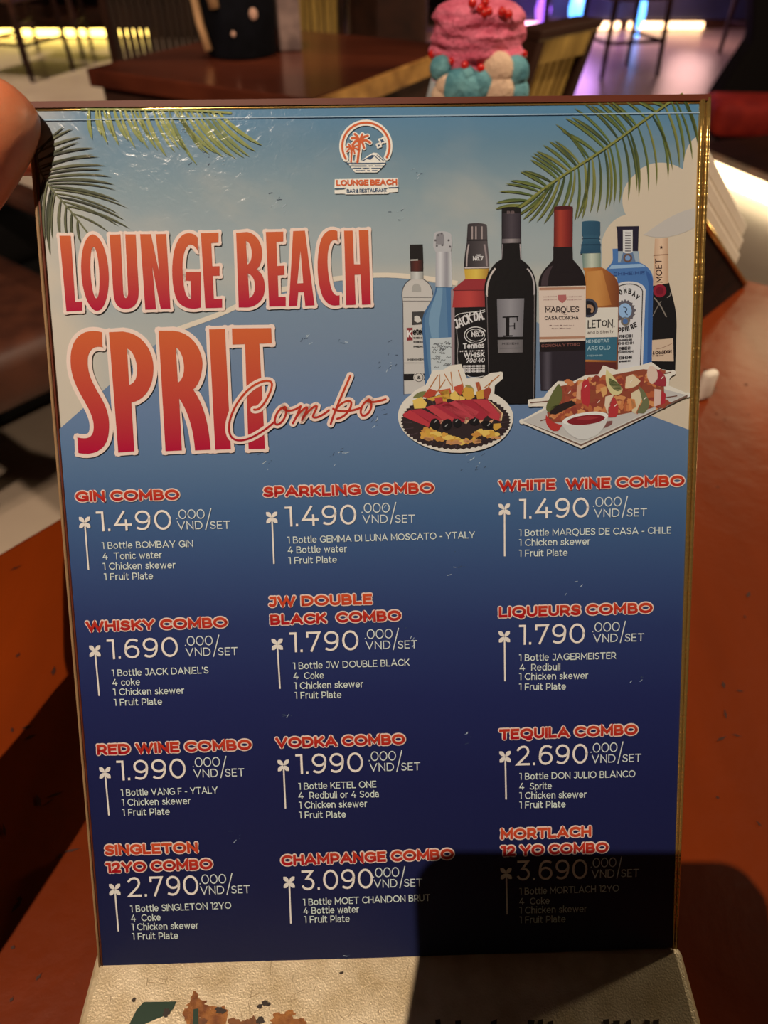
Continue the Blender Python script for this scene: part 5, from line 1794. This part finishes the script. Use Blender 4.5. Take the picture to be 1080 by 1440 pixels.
for px, py in ((636, 12), (644, 16), (640, 18), (658, 16), (665, 20), (627, 4), (640, 3)):
    x = (px - 640) / 1000 * 0.6
    obj('bead', ball(bmesh.new(), (x, -0.026 - .002 * rr.random(), z_at(py, oc.y - .026)), 0.0028, seg=10), BEADM, orn, True)

# ------------------------------------------------------------------ neighbouring table
A0, B0 = at_height(440, 140, TABLE), at_height(125, 95, TABLE)
C0 = at_height(585, 85, TABLE)
u2 = V((C0.x - A0.x, C0.y - A0.y, 0)).normalized()
w2 = V((-u2.y, u2.x, 0))
W_ = (B0 - A0).dot(w2)
L_ = 0.56
ft = A0 + u2 * (L_ / 2) + w2 * (W_ / 2)
frot = Matrix.Rotation(math.atan2(u2.y, u2.x), 3, 'Z')
far = thing('side_table', (ft.x, ft.y, 0), 'glossy red-brown square table beyond the menu, at the left', 'table')
EDGE_LIGHT = mat('lit_table_edge', rgb(190, 140, 74), 0.35, noise=(30, rgb(140, 96, 46), (1, 1, 1)))  # right edge only, the gold light on it put into its colour
obj('tabletop', B((0, 0, TABLE - 0.015), (L_, W_, 0.03), 0.003, frot), RED_WOOD, far)
obj('table_edge', B(frot @ V((0, -W_ / 2 - 0.003, TABLE - 0.018)), (L_, 0.006, 0.034), 0.001, frot), EDGE_LIGHT, far)
obj('apron', B((0, 0, TABLE - 0.11), (L_ - 0.03, W_ - 0.03, 0.16), 0.003, frot), DARK_WOOD, far)
for sx in (-1, 1):
    for sy in (-1, 1):
        obj('leg', B(frot @ V((sx * (L_ / 2 - .05), sy * (W_ / 2 - .05), 0.33)), (0.05, 0.05, 0.66), 0.003, frot), DARK_WOOD, far)
# bag and box on it
NB = mat('dark_navy_cloth', rgb(15, 15, 22), 0.85, spec=0.1, noise=(30, rgb(9, 9, 14), (1, 1, 1)))
STRAP = mat('tan_strap', rgb(190, 146, 104), 0.6)
FLW = mat('pale_flower', rgb(206, 160, 140), 0.7)
MAUV = mat('mauve_print', rgb(150, 124, 118), 0.7, noise=(24, rgb(92, 72, 72), (1, 1, 1)))
bp_ = at_height(333, 86, TABLE)
bag = thing('tote_bag', (bp_.x, bp_.y + .07, TABLE), 'dark navy patterned bag with tan strap on the square table', 'bag')
obj('bag_body', lathe(bmesh.new(), [(0.066, 0), (0.070, 0.006), (0.072, 0.08), (0.070, 0.16), (0.062, 0.19), (0.055, 0.188)], n=28, wob=lambda a, z: 1 + .04 * math.sin(3 * a + 20 * z)), NB, bag, True)
sx0 = -0.064
obj('strap', tube(bmesh.new(), [(-.055, -.055, .015), (-.066, -.05, .06), (-.072, -.045, .11), (-.060, -.048, .17), (-.02, -.04, .25), (.03, -.03, .20)], .008, 8), STRAP, bag, True)
obj('strap', tube(bmesh.new(), [(-.030, -.068, .085), (-.036, -.070, .12), (-.050, -.060, .165)], .010, 8), STRAP, bag, True)
for q, (x, z) in enumerate(((-.012, .13), (.040, .075), (.03, .15), (.0, .045), (-.02, .16))):
    obj('flower_motif', ball(bmesh.new(), (x, -math.sqrt(.0735 ** 2 - x * x), z), 0.008 if q < 2 else .004, (1, .25, 1.2)), FLW, bag, True)
pb = at_height(381, 76, TABLE)
pbox = tag(obj('patterned_box', B((0, 0, 0.10), (0.045, 0.05, 0.20), 0.004, Matrix.Rotation(0.2, 3, 'Z')), MAUV), 'mauve patterned upright box beside the dark bag on the square table', 'box')
pbox.location = (pb.x + .034, pb.y + 0.05, TABLE)


# ------------------------------------------------------------------ slatted chairs
def slat_chair(loc, rz, label, sl_m, w_=0.42, top=0.86, side=-1, lean=0.0, d=0.05, sw=0.42):
    """back with slats on its -y face; side = where the seat goes (-1: in front of the slats, +1: behind them)"""
    fr = DARK_WOOD
    t = thing('slatted_chair', loc, label, 'chair', None, rz)

    def part(name, bm, m):
        for v in bm.verts:
            if v.co.z > .45:
                v.co.y -= lean * (v.co.z - top)
            else:
                v.co.y -= lean * (.45 - top)
        return obj(name, bm, m, t)
    for s in (-1, 1):
        part('back_post', B((s * (w_ / 2 - .010), 0, top / 2 + .22), (0.020, d, top - .44), .002), fr)
    part('top_rail', B((0, 0, top + 0.006), (w_ + .004, d + .004, 0.012), .002), fr)
    part('face_rail', B((0, -d / 2 + .004, top - 0.016), (w_ - .010, 0.008, 0.032), .001), sl_m)
    part('lower_rail', B((0, 0, 0.50), (w_ - .04, d - .01, 0.04), .002), fr)
    n = max(5, int((w_ - .04) / .018))
    bm = bmesh.new()
    for q in range(n):
        x = -(w_ - .04) / 2 + (q + .5) * (w_ - .04) / n
        box(bm, (x, -d / 2 + .014, (top - .03 + .5) / 2), ((w_ - .04) / n - .003, 0.01, top - .53), .002)
    part('slat_panel', bm, sl_m)
    off = -lean * (.45 - top)
    obj('seat', B((0, side * 0.24 + off, 0.42), (sw, 0.44, 0.07), .012), GREEN_FAB if side > 0 else LEATHER, t)
    for s in (-1, 1):
        for yy in (.04, .43):
            obj('leg', B((s * (sw / 2 - .03), side * yy + off, 0.195), (0.04, 0.04, 0.39), .003), fr, t)
    return t


SHADED_SLAT = mat('shaded_slat', rgb(58, 40, 30), 0.5, noise=(30, rgb(40, 26, 20), (1, 1, .1)))  # the gold slats on an unlit chair, shade put into the colour
q = at_height(757, 50, .862)
th = math.radians(45)
W3 = 0.15
cx = V((q.x + W3 / 2 * math.cos(th) - .02 * math.sin(th), q.y + W3 / 2 * math.sin(th) + .02 * math.cos(th), 0))
sc = slat_chair(cx, th, 'chair with gold slatted back leaning to the right, close behind the menu at right', GOLD_SLAT, W3, .856, 1, .27, .042)
cu = at_height(722, 118, .74) - cx
cu = Matrix.Rotation(-th, 3, 'Z') @ cu
bm = ball(bmesh.new(), (cu.x, cu.y, .70), 1, (.055, .075, .085), 22)
obj('cushion', bm, GREEN_FAB, sc, True)
p = at_depth(443, 40, 2.05)
slat_chair((p.x, p.y, 0), math.radians(6), 'chair with gold slatted back behind the bag and square table', GOLD_SLAT, 0.175, 0.98, 1, .1, sw=.18)
p = at_depth(210, 60, 1.95)
slat_chair((p.x, p.y + .1, 0), math.radians(12), 'dark slatted chair behind the left corner of the square table', SHADED_SLAT, 0.285, 0.98, 1, .1)
p = at_depth(545, 40, 2.9)
sofa = thing('sofa', (p.x, p.y + .1, 0), 'dark brown sofa back beyond the square table', 'sofa')
obj('sofa_back', B((0, 0, .42), (0.33, 0.12, 0.84), .03), LEATHER, sofa, False)
obj('sofa_seat', B((0, .32, .24), (0.33, 0.5, 0.40), .03), LEATHER, sofa, False)
# dark green tub chair
p = at_height(560, 118, .62)
tub = thing('tub_chair', (p.x + .05, p.y + .25, 0), 'dark green rounded tub chair between square table and pink ornament', 'chair')
bm = bmesh.new()
prev = None
for i in range(33):
    a = math.radians(-60 + 300 * i / 32)
    cur = []
    for (r, z) in ((.22, .1), (.24, .50), (.235, .58), (.215, .61), (.195, .58), (.19, .3)):
        cur.append(bm.verts.new((r * math.cos(a), r * math.sin(a), z)))
    if prev:
        for j in range(5):
            bm.faces.new([prev[j], prev[j + 1], cur[j + 1], cur[j]])
    prev = cur
obj('tub_back', bm, GREEN_FAB, tub, True)
obj('seat', lathe(bmesh.new(), [(.18, .06), (.19, .1), (.19, .40), (.17, .44), (.1, .455)], n=28), GREEN_FAB, tub, True)

# ------------------------------------------------------------------ plain dining chairs further back
def dining(loc, rz, label, group):
    t = thing('dining_chair', loc, label, 'chair', group, rz)
    obj('seat', B((0, 0, .45), (.42, .42, .06), .012), LEATHER, t)
    obj('backrest', B((0, .20, .74), (.42, .03, .34), .01), DARK_WOOD, t)
    for sx in (-1, 1):
        for sy in (-1, 1):
            obj('leg', tube(bmesh.new(), [(sx * .19, sy * .19, .43), (sx * .205, sy * .205, 0)], [.020, .014], 8), DARK_WOOD, t)
        obj('stretcher', tube(bmesh.new(), [(sx * .198, -.198, .2), (sx * .198, .198, .2)], .011, 8), DARK_WOOD, t)
    obj('stretcher', tube(bmesh.new(), [(-.198, -.198, .2), (.198, -.198, .2)], .011, 8), DARK_WOOD, t)
    return t


def floor_at(px, py):
    return at_height(px, py, 0)


GC = 'dark dining chairs across the room'
g = floor_at(868, 108)
d0 = dining((g.x + .02, g.y + .16, 0), .25, 'dark chair in front of the warm lit bar base, right of the slatted chair', GC)
g = floor_at(716, 86)
dup(d0, (g.x + .05, g.y + .1, 0), -.2, 'dark chair behind the pink ornament, against the bar glow', GC)
g = floor_at(1038, 82)
dup(d0, (g.x + .2, g.y + .1, 0), .5, 'dark chair at the far right upper corner of the photo', GC)
g = floor_at(62, 106)
dup(d0, (g.x - .12, g.y + .05, 0), -.35, 'dark chair on pale floor before the yellow light strip', GC)
g = floor_at(108, 64)
dup(d0, (g.x - .05, g.y - .25, 0), .15, 'farther dark chair behind the one on the pale floor', GC)

# ------------------------------------------------------------------ chairs beside the near table, left edge
def arm_chair(loc, rz, label):
    t = thing('lounge_chair', loc, label, 'chair', None, rz)
    obj('seat', B((0, 0, .41), (.50, .48, .11), .035, seg=4), LEATHER, t, True)
    obj('backrest', B((0, .23, .62), (.50, .06, .46), .025, seg=3), DARK_WOOD, t)
    obj('pedestal', lathe(bmesh.new(), [(.11, 0), (.11, .015), (.04, .03), (.025, .10), (.025, .33), (.11, .36)], (-.1, .1, 0), n=24), DARK_WOOD, t, True)
    for sx in (-1, 1):
        obj('armrest', B((sx * .245, 0, .60), (.045, .44, .03), .01), DARK_WOOD, t)
        obj('arm_post', B((sx * .245, -.19, .47), (.04, .04, .25), .006), DARK_WOOD, t)
    return t


c0 = at_height(-118, 462, .44)
ang = math.atan2(ud.y, ud.x)
arm_chair((c0.x, c0.y, 0), ang + math.radians(90) - math.radians(90), 'brown leather chair at the left edge of the menu table')
ott = thing('ottoman', (-1.04, 1.63, 0), 'black square ottoman beyond the brown leather chair at the left', 'stool', None, ang)
obj('cushion', B((0, 0, .42), (.44, .44, .12), .04, seg=3), BLACK, ott, True)
obj('body', B((0, 0, .19), (.42, .42, .34), .015), BLACK, ott)

# ------------------------------------------------------------------ bar with light strips along its foot
WARM = mat('warm_light_strip', (1, .8, .5), .5, emit=(1.0, 0.62, 0.30), strength=5.0)
YELL = mat('yellow_light_strip', (1, .8, .3), .5, emit=(1.0, 0.70, 0.16), strength=7.0)
PINKL = mat('pink_light_strip', (1, .6, .7), .5, emit=(1.0, 0.48, 0.62), strength=4.0)
WHTL = mat('bright_light_strip', (1, .9, .7), .5, emit=(1.0, 0.78, 0.45), strength=6.0)
g0, g1 = floor_at(640, 46), floor_at(1100, 42)
yb2 = (g0.y + g1.y) / 2
bar = thing('bar_counter', ((g0.x + g1.x) / 2, yb2 + .35, 0), 'navy bar counter with warm light strip along its foot', 'bar')
bw = g1.x - g0.x
obj('counter_front', B((0, 0, .58), (bw, .5, 1.02), .01), NAVY, bar)
obj('plinth', B((0, .04, .035), (bw, .5, .07), .004), DARK_WOOD, bar)
for xa, xb, m in ((648, 700, PINKL), (703, 792, PINKL), (838, 872, WARM), (884, 990, WARM)):
    pa, pb2 = floor_at(xa, 44), floor_at(xb, 44)
    obj('light_strip', B(((pa.x + pb2.x) / 2 - bar.location.x, -.30, .035), (pb2.x - pa.x, .03, .05), .004), m, bar)
GLB, GLP, GLW = (mat('blue_lamp', (.2, .5, 1), .4, emit=(0.08, 0.38, 1.0), strength=4), mat('purple_lamp', (.5, .2, 1), .4, emit=(0.35, 0.12, 0.85), strength=2.2), mat('orange_lamp', (1, .6, .4), .4, emit=(1.0, 0.42, 0.16), strength=8))
for (px, py, hh, m, lb) in ((764, 14, .16, GLP, 'purple glowing lantern on the floor before the bar, left of the blue one'), (811, 12, .17, GLB, 'blue glowing lantern on the floor before the bar'), (902, 20, .20, GLB, 'slim blue glowing lantern beside the warm light strip'),
                            (648, 18, .17, GLW, 'orange glowing lantern above the pink ornament'), (702, 20, .16, mat('violet_lamp', (.8, .6, 1), .4, emit=(0.8, 0.45, 1.0), strength=4), 'pale violet glowing lantern right of the pink ornament')):
    p = at_height(px, 44, 0)
    z0 = 0.0
    y0 = yb2 - .28
    d_ = ray(px, py)
    tt = y0 / d_.y
    x0 = d_.x * tt
    zc = CAMZ + d_.z * tt
    rw = .030 if px == 902 else .062
    L = tag(obj('lantern', lathe(bmesh.new(), [(rw * .5, 0), (rw * .55, .01), (rw * .3, zc - hh * .55 if zc - hh * .55 > .012 else .012), (rw * .8, max(.03, zc - hh * .4)), (rw, max(.05, zc)), (rw * .8, zc + hh * .4), (rw * .25, zc + hh * .55)], n=20), m, None, True), lb, 'lantern')
    L.location = (x0, y0, 0)
# yellow-lit step at the far left
g = floor_at(70, 60)
step = thing('light_step', (g.x, g.y + .5, 0), 'low dark step with yellow light strip at the far left', 'step')
obj('step_block', B((0, 0, .15), (2.4, .7, .16), .01), DARK_WOOD, step)
obj('plinth', B((0, .05, .04), (2.4, .6, .08), .004), DARK_WOOD, step)
obj('light_strip', B((0, -.30, .045), (1.5, .03, .06), .004), YELL, step)
# low red cushion before a black seat back, upper right
RX = V((0, 3.9, 0))
xa = (1003 - 540) / FPX * (RX - CAM).dot(FWD)
lc = thing('armchair', (xa + .45, RX.y, 0), 'black seat back with low bright red cushion at the right edge of the photo', 'chair')
obj('cushion', B((0, .15, .10), (.90, .34, .15), .05, Matrix.Rotation(-.10, 3, 'Z'), 4), RED_FAB, lc, True)
obj('seat_base', B((.02, .16, .02), (.84, .30, .04), .01, Matrix.Rotation(-.10, 3, 'Z')), BLACK, lc)
zz = (V((0, 4.28, .2)) - CAM).dot(FWD)
pts = [at_depth(x, y, zz) - lc.location for x, y in ((1004, 147), (1060, 62), (1066, -120), (1210, -120), (1210, 150))]
yy = pts[0].y
obj('seat_back', prism(bmesh.new(), pts, (0, .16, .02), .02), BLACK, lc)
# bright strip along a low platform, right
q0, q1 = floor_at(960, 232), floor_at(1180, 330)
dq = (q1 - q0).normalized()
pq = V((-dq.y, dq.x, 0))
plat = thing('floor_platform', (q0.x, q0.y, 0), 'low dark platform with bright warm light strip, right of the menu', 'platform')
ln = (q1 - q0).length
bm = bmesh.new()
prism(bm, [V((0, 0, 0)) + pq * .03, dq * ln + pq * .03, dq * ln + pq * .5, pq * .5], (0, 0, .09), .004)
obj('platform_deck', bm, DARK_WOOD, plat)
bm = bmesh.new()
prism(bm, [V((0, 0, .01)) - pq * .04, dq * ln + V((0, 0, .01)) - pq * .04, dq * ln + V((0, 0, .01)) + pq * .02, V((0, 0, .01)) + pq * .02], (0, 0, .05), .004)
obj('light_strip', bm, WHTL, plat)
